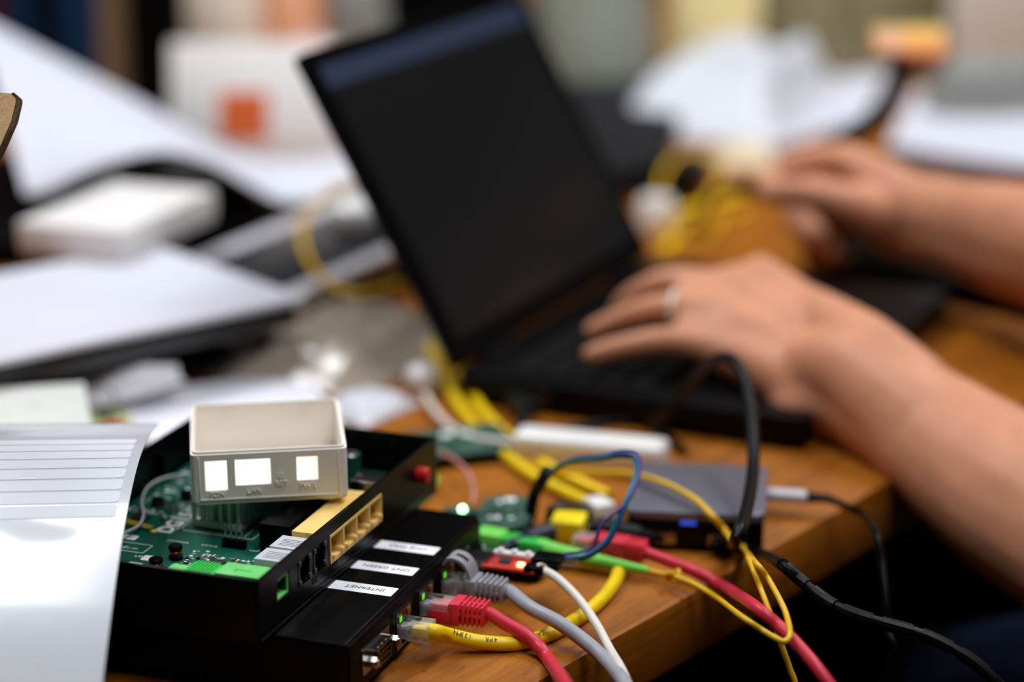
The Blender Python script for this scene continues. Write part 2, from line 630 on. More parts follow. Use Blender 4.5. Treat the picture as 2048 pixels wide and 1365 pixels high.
def text_bm(s, size, mx, extrude=0.0001, bold=0.0):
    cu = bpy.data.curves.new('txt', 'FONT')
    cu.body = s
    cu.size = size
    cu.extrude = extrude
    cu.offset = bold
    cu.resolution_u = 3
    cu.align_x = 'CENTER'
    cu.align_y = 'CENTER'
    o = bpy.data.objects.new('txt', cu)
    COL.objects.link(o)
    dg = bpy.context.evaluated_depsgraph_get()
    me = bpy.data.meshes.new_from_object(o.evaluated_get(dg))
    bm = NB()
    bm.from_mesh(me)
    bpy.data.objects.remove(o)
    bpy.data.curves.remove(cu)
    bpy.data.meshes.remove(me)
    bmesh.ops.transform(bm, matrix=mx, verts=bm.verts)
    return bm


def grid(bm, fn, nu, nv, thick=0.0, up=Vector((0, 0, 1))):
    """surface fn(u, v) -> Vector, u, v in 0..1; with thickness it becomes a closed sheet"""
    def sheet(off):
        return [[bm.verts.new(fn(i / nu, j / nv) + up * off) for j in range(nv + 1)] for i in range(nu + 1)]
    A = sheet(0)
    layers = [A]
    if thick:
        layers.append(sheet(-thick))
    for g in layers:
        for i in range(nu):
            for j in range(nv):
                bm.faces.new((g[i][j], g[i + 1][j], g[i + 1][j + 1], g[i][j + 1]))
    if thick:
        B = layers[1]
        for i in range(nu):
            bm.faces.new((A[i][0], A[i + 1][0], B[i + 1][0], B[i][0]))
            bm.faces.new((A[i][nv], A[i + 1][nv], B[i + 1][nv], B[i][nv]))
        for j in range(nv):
            bm.faces.new((A[0][j], A[0][j + 1], B[0][j + 1], B[0][j]))
            bm.faces.new((A[nu][j], A[nu][j + 1], B[nu][j + 1], B[nu][j]))


def to_floor(pts, dx=0.05, dy=0.04):
    """let a hanging lead run down to the floor and out along it"""
    p = pts[-1]
    return pts + [Vector((p.x + 0.004, p.y, -0.45)), Vector((p.x + 0.006, p.y + 0.004, -0.66)), Vector((p.x + dx * 0.4, p.y + dy * 0.4, -0.742)), Vector((p.x + dx * 2, p.y + dy, -0.7455)), Vector((p.x + dx * 4, p.y + dy * 3, -0.7455))]


def struct(name, bm, mat):
    o = obj(name, bm, mat)
    o['kind'] = 'structure'
    return o


# ================================================================== THE ROOM
bm = NB(); bxr(bm, -4, 4, -1.6, 5.2, -0.80, -0.75); struct('floor', bm, 'floor')
bm = NB(); bxr(bm, -4, 4, 5.2, 5.3, -0.80, 1.95); struct('wall_back', bm, 'wall')
bm = NB(); bxr(bm, -4.1, -4, -1.6, 5.3, -0.80, 1.95); struct('wall_left', bm, 'wall')
bm = NB(); bxr(bm, 4, 4.1, -1.6, 5.3, -0.80, 1.95); struct('wall_right', bm, 'wall')
bm = NB(); bxr(bm, -4.1, 4.1, -1.6, 5.3, 1.95, 2.03); struct('ceiling', bm, 'ceil')
for i, (loc, sx, sy, pw) in enumerate(LAMPS):
    t = thing('ceiling_lamp', ['flat rectangular ceiling lamp above the cluttered table', 'flat rectangular ceiling lamp over the left end of the room',
                               'flat rectangular ceiling lamp over the right end of the room'][i], 'lamp', (loc[0], loc[1], 1.95), 'ceiling lamps')
    bm = NB(); bx(bm, (loc[0], loc[1], 1.92), (sx + 0.06, sy + 0.06, 0.06), 0.005); obj('housing', bm, 'whitep', t)
    bm = NB(); bx(bm, (loc[0], loc[1], 1.885), (sx, sy, 0.012)); obj('diffuser', bm, 'lamp', t)

# ================================================================== THE TABLE
E1, E2 = at(1200, 1293), at(2048, 810)
ed = (E2 - E1).normalized()                 # along the right-hand edge, away from the camera
en = Vector((ed.y, -ed.x, 0))               # outwards, towards the person
TRZ = math.atan2(-ed.x, ed.y)               # local +Y runs along the edge
TM = T((E1.x, E1.y, 0), TRZ)
t = thing('table', 'large wooden table with warm orange-brown grain and a square edge', 'table', E1)
bm = NB(); bxr(bm, -2.1, 0, -0.75, 2.6, -0.034, 0, 0.0012, TM, 2)
top = obj('table_top', bm, 'wood', t)
# the grain runs along the edge: turn the object, not the mesh
me = top.data
L0 = wm(top).translation
me.transform(Matrix.Rotation(-TRZ, 4, 'Z'))
mw = Matrix.Translation(L0) @ Matrix.Rotation(TRZ, 4, 'Z')
top.matrix_basis = mw
WMX[top.name] = mw
for lx in (-2.0, -0.10):
    for ly in (-0.65, 2.5):
        bm = NB(); bxr(bm, lx - 0.03, lx + 0.03, ly - 0.03, ly + 0.03, -0.75, -0.034, 0.003, TM); obj('leg', bm, 'wood', t)
bm = NB(); bxr(bm, -2.0, -0.12, -0.60, -0.57, -0.12, -0.034, 0.002, TM); obj('apron', bm, 'wood', t)

# ================================================================== FIREWALL BOX (black flat box under the router)
A0 = at(958, 1030, .03)
au = Vector((0.33, 0.944, 0)).normalized()
av = Vector((au.y, -au.x, 0))
AO = Vector((A0.x, A0.y, 0)) - au * 0.168
ARZ = math.atan2(-au.x, au.y)
AM = T(AO, ARZ)                              # x outwards from the port side, y along it, z up
APU = thing('mini_computer', 'flat black metal box under the open router, three white name strips on top', 'computer', AO)
bm = NB()
bxr(bm, -0.157, 0.0, 0, 0.168, 0.002, 0.030, 0.0012, AM, 2)
obj('case', bm, 'blackm', APU)
bm = NB()
bxr(bm, -0.001, 0.0012, 0.002, 0.166, 0.003, 0.0285, 0.0003, AM)
obj('front_plate', bm, 'blackdeep', APU)
for fx, fy in ((-0.145, 0.012), (-0.145, 0.156), (-0.012, 0.012), (-0.012, 0.156)):
    bm = NB(); cyl(bm, (fx, fy, 0), (fx, fy, 0.0025), 0.006, 0.005, 14, AM); obj('foot', bm, 'rubber', APU)
for (y0, y1, s, nm) in ((0.0562, 0.0662, 'INTERNET', 'first'), (0.0823, 0.0920, 'ONT GREEN', 'second'), (0.1098, 0.1196, 'ONE TMO', 'third')):
    bm = NB(); prism(bm, rrect(-0.0335, -0.0016, y0, y1, 0.0006, 2), 0.0300, 0.03018, AM)
    lb = obj('name_strip', bm, 'labelw', APU, label='white name strip printed ' + s if s != 'ONE TMO' else 'white name strip with faint blurred print')
    bm = text_bm(s, 0.0042, AM @ T((-0.0165, (y0 + y1) / 2 + 0.0005, 0.03022), PI), 0.00003)
    obj('lettering', bm, 'ink', lb, smooth=False)
# serial port
bm = NB()
pl = [(-0.0083, 0.0042), (0.0083, 0.0042), (0.0068, -0.0042), (-0.0068, -0.0042)]
SM = AM @ T((0.0012, 0.030, 0.0152)) @ Matrix(((0, 0, 1, 0), (1, 0, 0, 0), (0, 1, 0, 0), (0, 0, 0, 1)))
prism(bm, rrect(-0.0154, 0.0154, -0.0062, 0.0062, 0.0015), 0, 0.0008, SM)
sp = obj('serial_port', bm, 'steel', APU)
bm = NB()
outer = [(x * 1.0, y) for x, y in pl]
n4 = []
for (x, y), (x2, y2) in zip(pl, pl[1:] + pl[:1]):      # rounded D outline
    for k in range(5):
        a = k / 5
        n4.append((x * (1 - a) + x2 * a, y * (1 - a) + y2 * a))
ring = []
for x, y in n4:
    ring.append((x, y))
# shell as a swept rim
o0 = [bm.verts.new(SM @ Vector((x, y, 0.0006))) for x, y in ring]
o1 = [bm.verts.new(SM @ Vector((x, y, 0.0052))) for x, y in ring]
i1 = [bm.verts.new(SM @ Vector((x * 0.93, y * 0.88, 0.0052))) for x, y in ring]
i0 = [bm.verts.new(SM @ Vector((x * 0.93, y * 0.88, 0.0012))) for x, y in ring]
n = len(ring)
for i in range(n):
    j = (i + 1) % n
    bm.faces.new((o0[i], o0[j], o1[j], o1[i])); bm.faces.new((o1[i], o1[j], i1[j], i1[i])); bm.faces.new((i1[i], i1[j], i0[j], i0[i]))
bm.faces.new(i0)
obj('shell', bm, 'steel', sp)
bm = NB(); prism(bm, [(x * 0.92, y * 0.87) for x, y in ring], 0.0013, 0.0030, SM); obj('insulator', bm, 'blackdeep', sp)
bm = NB()
for k in range(5):
    cyl(bm, (-0.0055 + k * 0.00275, 0.0014, 0.001), (-0.0055 + k * 0.00275, 0.0014, 0.0052), 0.0005, seg=8, mx=SM)
for k in range(4):
    cyl(bm, (-0.0041 + k * 0.00275, -0.0014, 0.001), (-0.0041 + k * 0.00275, -0.0014, 0.0052), 0.0005, seg=8, mx=SM)
obj('contact_pins', bm, 'gold', sp)
bm = NB()
for k in range(3):
    cyl(bm, (-0.0045 + k * 0.0045, 0.0040, 0.0032), (-0.0045 + k * 0.0045, 0.0047, 0.0032), 0.0007, 0.0004, 10, SM)
obj('shell_dimples', bm, 'steel', sp)
for sx in (-0.0125, 0.0125):
    bm = NB(); cyl(bm, (sx, 0, 0.0006), (sx, 0, 0.0062), 0.0027, seg=6, mx=SM); cyl(bm, (sx, 0, 0.006), (sx, 0, 0.0070), 0.0019, seg=12, mx=SM)
    obj('jack_screw', bm, 'steel', sp)


def apu(x, y, z):
    return AM @ Vector((x, y, z))


def rj45_socket(yc):
    """metal shielded socket, 16 mm wide, with link lamps; hollow front"""
    mp = lambda u, v, w: apu(w, u, v)
    y0, y1 = yc - 0.0085, yc + 0.0085
    holes = [(yc - 0.0060, yc + 0.0060, 0.0098, 0.0178), (yc - 0.0030, yc + 0.0030, 0.0072, 0.0099)]
    bm = NB()
    plate(bm, breaks(y0, y1, holes, 0), breaks(0.0060, 0.0236, holes, 2), in_rects(holes), 0.0010, 0.0032, mp)
    s = obj('ethernet_socket', bm, 'steel', APU)
    bm = NB()
    bxr(bm, 0.0013, 0.0015, yc - 0.0061, yc + 0.0061, 0.0072, 0.0178, 0, AM)
    obj('socket_inside', bm, 'blackdeep', s)
    bm = NB(); bxr(bm, 0.0028, 0.0037, yc - 0.0073, yc - 0.0032, 0.0186, 0.0222, 0.0002, AM); k = obj('link_lamp', bm, 'dport', s)
    bm = NB()
    bxr(bm, 0.0035, 0.00395, yc - 0.0066, yc - 0.0056, 0.0191, 0.0218, 0.0002, AM); bxr(bm, 0.0035, 0.00395, yc - 0.0050, yc - 0.0040, 0.0191, 0.0218, 0.0002, AM)
    obj('glow', bm, 'ledg', k)
    bm = NB(); bxr(bm, 0.0028, 0.0037, yc + 0.0036, yc + 0.0073, 0.0186, 0.0222, 0.0002, AM); obj('link_lamp', bm, 'leda', s)
    bm = NB(); bxr(bm, 0.0030, 0.0110, yc + 0.0005, yc + 0.0032, 0.0188, 0.0192, 0.0001, AM @ T((0, 0, 0)))
    obj('shield_spring', bm, 'clearish', s)


for yc in (0.0600, 0.0880, 0.1160):
    rj45_socket(yc)
for yc in (0.1400, 0.1480):
    pass
holes = [(0.1335, 0.1465, 0.0160, 0.0205), (0.1335, 0.1465, 0.0085, 0.0130)]
bm = NB(); plate(bm, breaks(0.1325, 0.1475, holes, 0), breaks(0.0070, 0.0220, holes, 2), in_rects(holes), 0.0010, 0.0024, lambda u, v, w: apu(w, u, v))
obj('usb_socket', bm, 'steel', APU)
bm = NB(); cyl(bm, (0.0008, 0.158, 0.0145), (0.0040, 0.158, 0.0145), 0.0045, seg=18, mx=AM); obj('power_socket', bm, 'black', APU)


def rj45_plug(t, mx, cable_mat, wires=True):
    """plug along local +x, seated at x = 0; y across, z up (contacts up, lever below)"""
    bm = NB()
    prof = [(0.0, -0.0058), (0.0, 0.0058), (0.0125, 0.0058), (0.0125, -0.0058)]
    bxr(bm, -0.006, 0.0035, -0.0058, 0.0058, -0.0030, 0.0032, 0.0003, mx)
    bxr(bm, 0.0032, 0.0135, -0.0058, 0.0058, -0.0038, 0.0042, 0.0006, mx)
    p = obj('plug', bm, 'clear', t)
    bm = NB()
    for k in range(8):
        y = -0.0036 + k * 0.00103
        bxr(bm, -0.0055, 0.0042, y - 0.00036, y + 0.00036, -0.0006, 0.0010, 0, mx, mi=k % 4)
    obj('wire_pairs', bm, ['blue', 'pinkw', 'grn', 'whitep'], p)
    bm = NB()
    for k in range(8):
        y = -0.0036 + k * 0.00103
        bxr(bm, -0.0058, -0.0022, y - 0.00018, y + 0.00018, 0.0010, 0.0030, 0, mx)
    obj('contacts', bm, 'gold', p)
    bm = NB()
    a = [(-0.005, -0.0034), (0.002, -0.0046), (0.0105, -0.0085), (0.0125, -0.0085), (0.0125, -0.0076), (0.0108, -0.0074), (0.003, -0.0036), (-0.005, -0.0028)]
    mm = mx @ Matrix(((1, 0, 0, 0), (0, 0, -1, 0), (0, 1, 0, 0), (0, 0, 0, 1)))
    prism(bm, a, -0.0028, 0.0028, mm)
    obj('release_lever', bm, 'clear', p)
    return p


# ---- yellow network cable
y0 = apu(0.0032, 0.060, 0.0140)
t = thing('network_cable', 'yellow network cable curling across the table from the socket beside the serial port', 'cable', y0, 'network cables')
PM = AM @ T((0.0032, 0.060, 0.0140))
rj45_plug(t, PM, 'yellow')
bm = NB(); bxr(bm, 0.0050, 0.0130, -0.0042, 0.0042, -0.0022, 0.0026, 0.001, PM, 2); obj('jacket_end', bm, 'yellow', t)
ypts = [PM @ Vector((0.0115, 0, 0.0003)), PM @ Vector((0.0155, 0, 0.0003)), at(900, 1272, .0085), at(960, 1285, .0052), at(1030, 1288, .0034), at(1090, 1273, .0034),
        at(1145, 1245, .0034), at(1195, 1208, .0034), at(1228, 1168, .0034), at(1240, 1130, .0034), at(1235, 1098, .0034), at(1190, 1072, .0034), at(1150, 1052, .0036)]
yc = catmull(ypts, 10)
bm = NB(); tube(bm, yc, [0.0036 - 0.0002 * min(1, i / 30) for i in range(len(yc))], 14)
ycord = obj('cord', bm, 'yellow', t, ang=60)
# print on the jacket: letters laid along the top of the curve
def along(curve, s):
    acc = 0
    for a, b in zip(curve, curve[1:]):
        l = (b - a).length
        if acc + l >= s:
            return a + (b - a) * ((s - acc) / l), (b - a).normalized()
        acc += l
    return curve[-1], (curve[-1] - curve[-2]).normalized()
bml = NB()
for txt, s0, sz in (('125MHz', 0.0165, 0.0030), ('4PR', 0.0340, 0.0030), ('CAT.5E', 0.0510, 0.0030)):
    for k, ch in enumerate(txt):
        s = s0 + (len(txt) - 1 - k) * sz * 0.66
        p, d = along(yc, s)
        view = (cam.location - p).normalized()
        nrm = (Vector((0, 0, 1)) * 0.55 + view * 0.6)
        nrm = (nrm - d * nrm.dot(d)).normalized()
        xax = -d
        yax = nrm.cross(xax)
        mm = Matrix(((xax.x, yax.x, nrm.x, 0), (xax.y, yax.y, nrm.y, 0), (xax.z, yax.z, nrm.z, 0), (0, 0, 0, 1)))
        rad = 0.0041 if s < 0.02 else (0.0037 if s < 0.028 else 0.0035)
        b2 = text_bm(ch, sz, Matrix.Translation(p + nrm * rad) @ mm, 0.00004)
        tmp = bpy.data.meshes.new('tmp'); b2.to_mesh(tmp); b2.free(); bml.from_mesh(tmp); bpy.data.meshes.remove(tmp)
obj('lettering', bml, 'ink', ycord, smooth=False)


def ribs(bm, x0, n, pitch, w, hy, hz, mx, taper=0.0):
    for k in range(n):
        f = 1 - taper * k
        bx(bm, (x0 + k * pitch, 0, 0), (w, hy * f, hz * f), 0.0006, mx)


# ---- red network cable (front)
r0 = apu(0.0032, 0.088, 0.0140)
t = thing('network_cable', 'red network cable with ribbed red boot, plugged in between the yellow and grey plugs', 'cable', r0, 'network cables')
PM = AM @ T((0.0032, 0.088, 0.0140))
rj45_plug(t, PM, 'red')
bm = NB()
bxr(bm, 0.0042, 0.0130, -0.0046, 0.0046, -0.0028, 0.0030, 0.0008, PM)
bxr(bm, 0.0030, 0.0140, -0.0066, -0.0060, -0.0055, 0.0010, 0.0003, PM); bxr(bm, 0.0030, 0.0140, 0.0060, 0.0066, -0.0055, 0.0010, 0.0003, PM)
bxr(bm, 0.0128, 0.0182, -0.0066, 0.0066, -0.0058, 0.0052, 0.0010, PM)
b = obj('boot', bm, 'redb', t)
bm = NB()
bxr(bm, 0.0175, 0.0300, -0.0043, 0.0043, -0.0040, 0.0036, 0.0012, PM)
for sgn in (-1, 1):
    bxr(bm, 0.0175, 0.0290, sgn * 0.0052 - 0.0008, sgn * 0.0052 + 0.0008, -0.0008, 0.0008, 0.0003, PM)
bxr(bm, 0.0175, 0.0290, -0.0010, 0.0010, 0.0030, 0.0046, 0.0003, PM)
ribs(bm, 0.0199, 5, 0.0023, 0.00135, 0.0126, 0.0106, PM, 0.018)
obj('strain_relief', bm, 'redb', b)
rp = [PM @ Vector((0.028, 0, 0)), PM @ Vector((0.0315, 0, 0)), at(1006, 1245, .0118), at(1050, 1270, .0085), at(1080, 1297, .0048), at(1104, 1330, .0040), dp(1130, 1370, .925), dp(1150, 1420, .905), dp(1160, 1520, .890), dp(1160, 1700, .885)]
cord('cord', to_floor(rp), 0.0032, 'red', t, 8, 12)

# ---- grey network cable
g0 = apu(0.0032, 0.116, 0.0140)
t = thing('network_cable', 'grey network cable with arched latch guard on its ribbed boot', 'cable', g0, 'network cables')
PM = AM @ T((0.0032, 0.116, 0.0140))
rj45_plug(t, PM, 'grey')
bm = NB()
bxr(bm, 0.0050, 0.0140, -0.0066, 0.0066, -0.0058, -0.0040, 0.0006, PM)
bxr(bm, 0.0060, 0.0130, -0.0048, 0.0048, -0.0030, 0.0030, 0.0008, PM)
bxr(bm, 0.0100, 0.0160, -0.0068, 0.0068, -0.0060, 0.0056, 0.0012, PM)
b = obj('boot', bm, 'greyb', t)
bm = NB()   # the arch: a strap from the boot up over the plug and down to the socket
arch = catmull([Vector(p) for p in ((0.0130, 0, 0.0050), (0.0115, 0, 0.0100), (0.0085, 0, 0.0135), (0.0045, 0, 0.0148), (0.0015, 0, 0.0140), (-0.0005, 0, 0.0115))], 5)
for a_, b_ in ((-0.0056, -0.0015), (0.0015, 0.0056)):
    secs = []
    for i, q in enumerate(arch):
        d = (arch[min(i + 1, len(arch) - 1)] - arch[max(i - 1, 0)]).normalized()
        nn = Vector((-d.z, 0, d.x))
        secs.append([bm.verts.new(PM @ (q + nn * h + Vector((0, yy, 0)))) for yy, h in ((a_, -0.0007), (b_, -0.0007), (b_, 0.0007), (a_, 0.0007))])
    for s1, s2 in zip(secs, secs[1:]):
        for k in range(4):
            bm.faces.new((s1[k], s1[(k + 1) % 4], s2[(k + 1) % 4], s2[k]))
    bm.faces.new(secs[0]); bm.faces.new(secs[-1])
secs = []
for i, q in enumerate(arch):
    if 8 < i < 15:
        continue
    d = (arch[min(i + 1, len(arch) - 1)] - arch[max(i - 1, 0)]).normalized()
    nn = Vector((-d.z, 0, d.x))
    secs.append((i, [bm.verts.new(PM @ (q + nn * h + Vector((0, yy, 0)))) for yy, h in ((-0.0016, -0.0007), (0.0016, -0.0007), (0.0016, 0.0007), (-0.0016, 0.0007))]))
for (i1_, s1), (i2_, s2) in zip(secs, secs[1:]):
    if i2_ == i1_ + 1:
        for k in range(4):
            bm.faces.new((s1[k], s1[(k + 1) % 4], s2[(k + 1) % 4], s2[k]))
obj('latch_guard', bm, 'greyb', b)
bm = NB()
cyl(bm, (0.015, 0, 0), (0.0300, 0, 0), 0.0046, 0.0036, 16, PM)
for sgn in (-1, 1):
    bxr(bm, 0.0155, 0.0275, sgn * 0.0050 - 0.0008, sgn * 0.0050 + 0.0008, -0.0010, 0.0010, 0.0003, PM)
ribs(bm, 0.0180, 5, 0.0025, 0.0014, 0.0130, 0.0114, PM, 0.035)
obj('strain_relief', bm, 'greyb', b)
gp = [PM @ Vector((0.027, 0, 0)), PM @ Vector((0.0315, 0, -0.0002)), at(1060, 1216, .0145), at(1120, 1248, .0120), at(1175, 1288, .0072), at(1215, 1325, .0050), dp(1250, 1370, .955), dp(1275, 1430, .94), dp(1290, 1600, .93)]
cord('cord', to_floor(gp, 0.06, -0.03), 0.0034, 'grey', t, 8, 12)

# ---- red serial adapter stick in the usb socket
UM = AM @ T((0.0010, 0.140, 0.0182))
t = thing('adapter_stick', 'small red circuit board stick with glowing lamp, plugged in beside the grey plug', 'adapter', apu(0.001, 0.140, 0.0182))
bm = NB()
mpu = lambda u, v, w: UM @ Vector((w, u, v))
plate(bm, [-0.0060, -0.0056, 0.0056, 0.0060], [-0.0022, -0.0018, 0.0018, 0.0022], lambda u, v: abs(u) < 0.0056 and abs(v) < 0.0018, -0.006, 0.0150, mpu)
bxr(bm, -0.006, 0.0150, -0.0056, 0.0056, -0.0018, 0.0, 0, UM)
for yy in (-0.0028, 0.0028):
    bxr(bm, 0.0105, 0.0125, yy - 0.0010, yy + 0.0010, 0.0021, 0.00235, 0, UM)
obj('usb_plug', bm, 'steel', t)
bm = NB(); bxr(bm, 0.0130, 0.0400, -0.0085, 0.0085, -0.0008, 0.0008, 0.0002, UM); brd = obj('circuit_board', bm, 'redpcb', t)
bm = NB(); bxr(bm, 0.0200, 0.0255, -0.0030, 0.0025, 0.0008, 0.0020, 0.0002, UM); obj('chip', bm, 'chip', brd)
bm = NB(); bxr(bm, 0.0300, 0.0335, -0.0052, -0.0022, 0.0008, 0.0024, 0.0003, UM); obj('lamp', bm, 'ledr', brd)
for (x, y) in ((0.0165, 0.002), (0.0165, -0.003), (0.0285, 0.003), (0.0295, -0.001), (0.0265, -0.0055), (0.023, -0.006), (0.0185, -0.006)):
    bm = NB(); bxr(bm, x, x + 0.0018, y, y + 0.0011, 0.0008, 0.0016, 0.0002, UM); obj('small_component', bm, 'pins', brd)
bm = NB(); bxr(bm, 0.0145, 0.0370, 0.0045, 0.0088, 0.0008, 0.0034, 0.0008, UM)
for k in range(3):
    bxr(bm, 0.0165 + k * 0.007, 0.0195 + k * 0.007, 0.0050, 0.0085, 0.0030, 0.0046, 0.0008, UM)
obj('white_connector', bm, 'whitep', t)
bm = NB(); bxr(bm, 0.0360, 0.0500, -0.0022, 0.0092, -0.0004, 0.0052, 0.0006, UM); hs = obj('wire_housing', bm, 'black', t)
bm = NB(); bxr(bm, 0.0345, 0.0385, -0.0085, -0.0020, -0.0006, 0.0030, 0.0004, UM); obj('cable_socket', bm, 'blackdeep', t)
bm = NB()
for k in range(4):
    bxr(bm, 0.048, 0.0570, 0.0012 + k * 0.0022, 0.0020 + k * 0.0022, 0.0018, 0.0026, 0, UM)
obj('header_pins', bm, 'pins', hs)
# jumper wires
wt = thing('jumper_wires', 'ribbon of thin purple, blue and teal jumper wires looping up from the red stick', 'wire', UM @ Vector((0.05, 0.004, 0.002)))
h0 = UM @ Vector((0.048, 0.0035, 0.0024))
base = [h0, at(1120, 1117, .020), at(1170, 1112, .022), at(1218, 1078, .030), at(1250, 1010, .045), at(1274, 950, .056), at(1270, 916, .062), at(1240, 909, .062), at(1195, 916, .058), at(1140, 922, .050), at(1095, 950, .038), at(1068, 990, .022), at(1060, 1030, .012)]
for k, (mt, off, lag) in enumerate((('purple', (0.0016, 0.0010, 0.0016), 0.0), ('blue', (0.0003, -0.0004, 0.0002), 0.5), ('teal', (-0.0010, 0.0006, -0.0006), 0.2), ('grn', (0.0002, 0.0010, -0.0016), 0.9))):
    pts = []
    for i, p in enumerate(base):
        w = math.sin(i / (len(base) - 1) * PI)
        o = Vector(off) * (0.9 if i not in (2, 3) else (1.8 if k == 0 else 1.2))
        if i == 0:
            o = Vector((0, (k - 1.5) * 0.0018, 0))
        q = p + o
        if i == 3 and k == 0:
            q += Vector((-0.006, 0, 0.004))
        pts.append(q)
    if mt in ('purple', 'blue'):
        pts = pts[:8] + [p + Vector((0, 0.001, -0.001)) for p in pts[8:]]
    cord('wire', pts, 0.00085, mt, wt, 6, 7, label=['purple wire', 'blue wire', 'teal wire', 'dark green wire'][k])
bm = NB(); tube(bm, [base[-3] + Vector((0, 0, 0.002)), base[-2], base[-1]], 0.0032, 8); obj('wire_housing', bm, 'blackdeep', wt)

# ---- white usb cable
w0 = UM @ Vector((0.0385, -0.005, 0.001))
t = thing('usb_cable', 'thin white cable leaving the red stick and dropping over the table edge', 'cable', w0)
bm = NB(); bxr(bm, 0.0380, 0.0440, -0.0082, -0.0022, -0.0016, 0.0030, 0.001, UM); obj('plug', bm, 'blackdeep', t)
bm = NB()
q0 = UM @ Vector((0.0430, -0.0052, 0.0008)); q1 = at(1078, 1138, .0185); dd = (q1 - q0)
for k in range(3):
    c = q0 + dd * (0.25 + 0.25 * k)
    cyl(bm, c - dd.normalized() * 0.0009, c + dd.normalized() * 0.0009, 0.0032 - 0.0002 * k, seg=14)
obj('strain_relief', bm, 'whitec', t)
wp = [q0, q1, at(1115, 1158, .018), at(1158, 1200, .014), at(1193, 1250, .009), at(1220, 1300, .0045), dp(1243, 1340, .975), dp(1262, 1390, .962), dp(1275, 1470, .95), dp(1280, 1620, .945)]
cord('cord', to_floor(wp, 0.03, 0.07), 0.0022, 'whitec', t, 8, 10)

# ================================================================== OPEN ROUTER
Z0, ZR, ZP = 0.0302, 0.0600, 0.0387
pA, pB = at(603.6, 1100, .0585), at(862, 888, .0585)
ru = (pB - pA); ru.z = 0; ru.normalize()
rv = Vector((ru.y, -ru.x, 0))
RN = at(524, 1172, .0585); RN.z = 0
# slide RN so that it lies on the panel plane
RN = RN + rv * ((pA - RN).dot(rv))
RRZ = math.atan2(-ru.x, ru.y)
RM = T(RN, RRZ)
RW, RL = 0.130, 0.204
ROU = thing('router', 'opened black router showing its green circuit board, lying on the flat black box', 'router', Vector((RN.x, RN.y, Z0)))


def rr(x, y, z):
    return RM @ Vector((x, y, z))


bm = NB()   # tray: floor and three walls, all one moulding
bxr(bm, -RW, 0, 0, RL, Z0, Z0 + 0.002, 0.0005, RM)
bxr(bm, -RW, 0, 0, 0.002, Z0, ZR, 0.0006, RM)
bxr(bm, -RW, 0, RL - 0.002, RL, Z0, ZR, 0.0006, RM)
bxr(bm, -RW, -RW + 0.002, 0, RL, Z0, ZR, 0.0006, RM)
for yy in (0.03, 0.08, 0.15):
    bxr(bm, -RW + 0.002, -RW + 0.006, yy, yy + 0.0016, Z0, ZR - 0.006, 0.0003, RM)
for xx in (-0.10, -0.062, -0.045, -0.022):
    bxr(bm, xx, xx + 0.0016, RL - 0.006, RL - 0.002, Z0, ZR - 0.004, 0.0003, RM)
obj('tray', bm, 'black', ROU)
holes = [(0.0180, 0.0305, 0.0437, 0.0540), (0.0395, 0.0522, 0.0418, 0.0541), (0.0557, 0.0690, 0.0418, 0.0541), (0.0732, 0.1332, 0.0418, 0.0543)]
bm = NB()
plate(bm, breaks(0.0, RL, holes, 0), breaks(0.0352, ZR, holes, 2), in_rects(holes), -0.0018, 0.0, lambda u, v, w: rr(w, u, v))
bxr(bm, -0.0040, -0.0004, 0.001, RL - 0.001, Z0, 0.0355, 0.0012, RM)
pan = obj('rear_panel', bm, 'black', ROU)
for s, yy, zz in (('LAN', 0.0775, 0.0390), ('TEL', 0.0560, 0.0390)):
    mm = RM @ T((0.0001, yy, zz)) @ Matrix(((0, 0, 1, 0), (1, 0, 0, 0), (0, 1, 0, 0), (0, 0, 0, 1)))
    obj('lettering', text_bm(s, 0.0042, mm, 0.0001), 'blackdeep', pan, smooth=False)
bm = NB(); lathe(bm, [(0, 0), (0.0042, 0), (0.0042, 0.0045), (0.0034, 0.0056), (0, 0.0060)], 18, RM @ T((0, 0.1800, 0.0480), 0, 0, R(90))); obj('power_button', bm, 'redp', ROU, label='red power button')
# circuit board
bm = NB(); bxr(bm, -0.1265, -0.0022, 0.0030, 0.2005, ZP - 0.0016, ZP, 0.0002, RM)
pcb = obj('circuit_board', bm, 'pcb', ROU)
pcbm = pcb.data                                # grain of the traces follows the board
P0 = wm(pcb).translation
pcbm.transform(Matrix.Rotation(-RRZ, 4, 'Z'))
mw = Matrix.Translation(P0) @ Matrix.Rotation(RRZ, 4, 'Z')
pcb.matrix_basis = mw
WMX[pcb.name] = mw
for xx, yy in ((-0.11, 0.02), (-0.11, 0.18), (-0.012, 0.19), (-0.05, 0.012)):
    bm = NB(); cyl(bm, (xx, yy, Z0 + 0.001), (xx, yy, ZP - 0.0010), 0.003, seg=12, mx=RM); obj('standoff', bm, 'black', ROU)

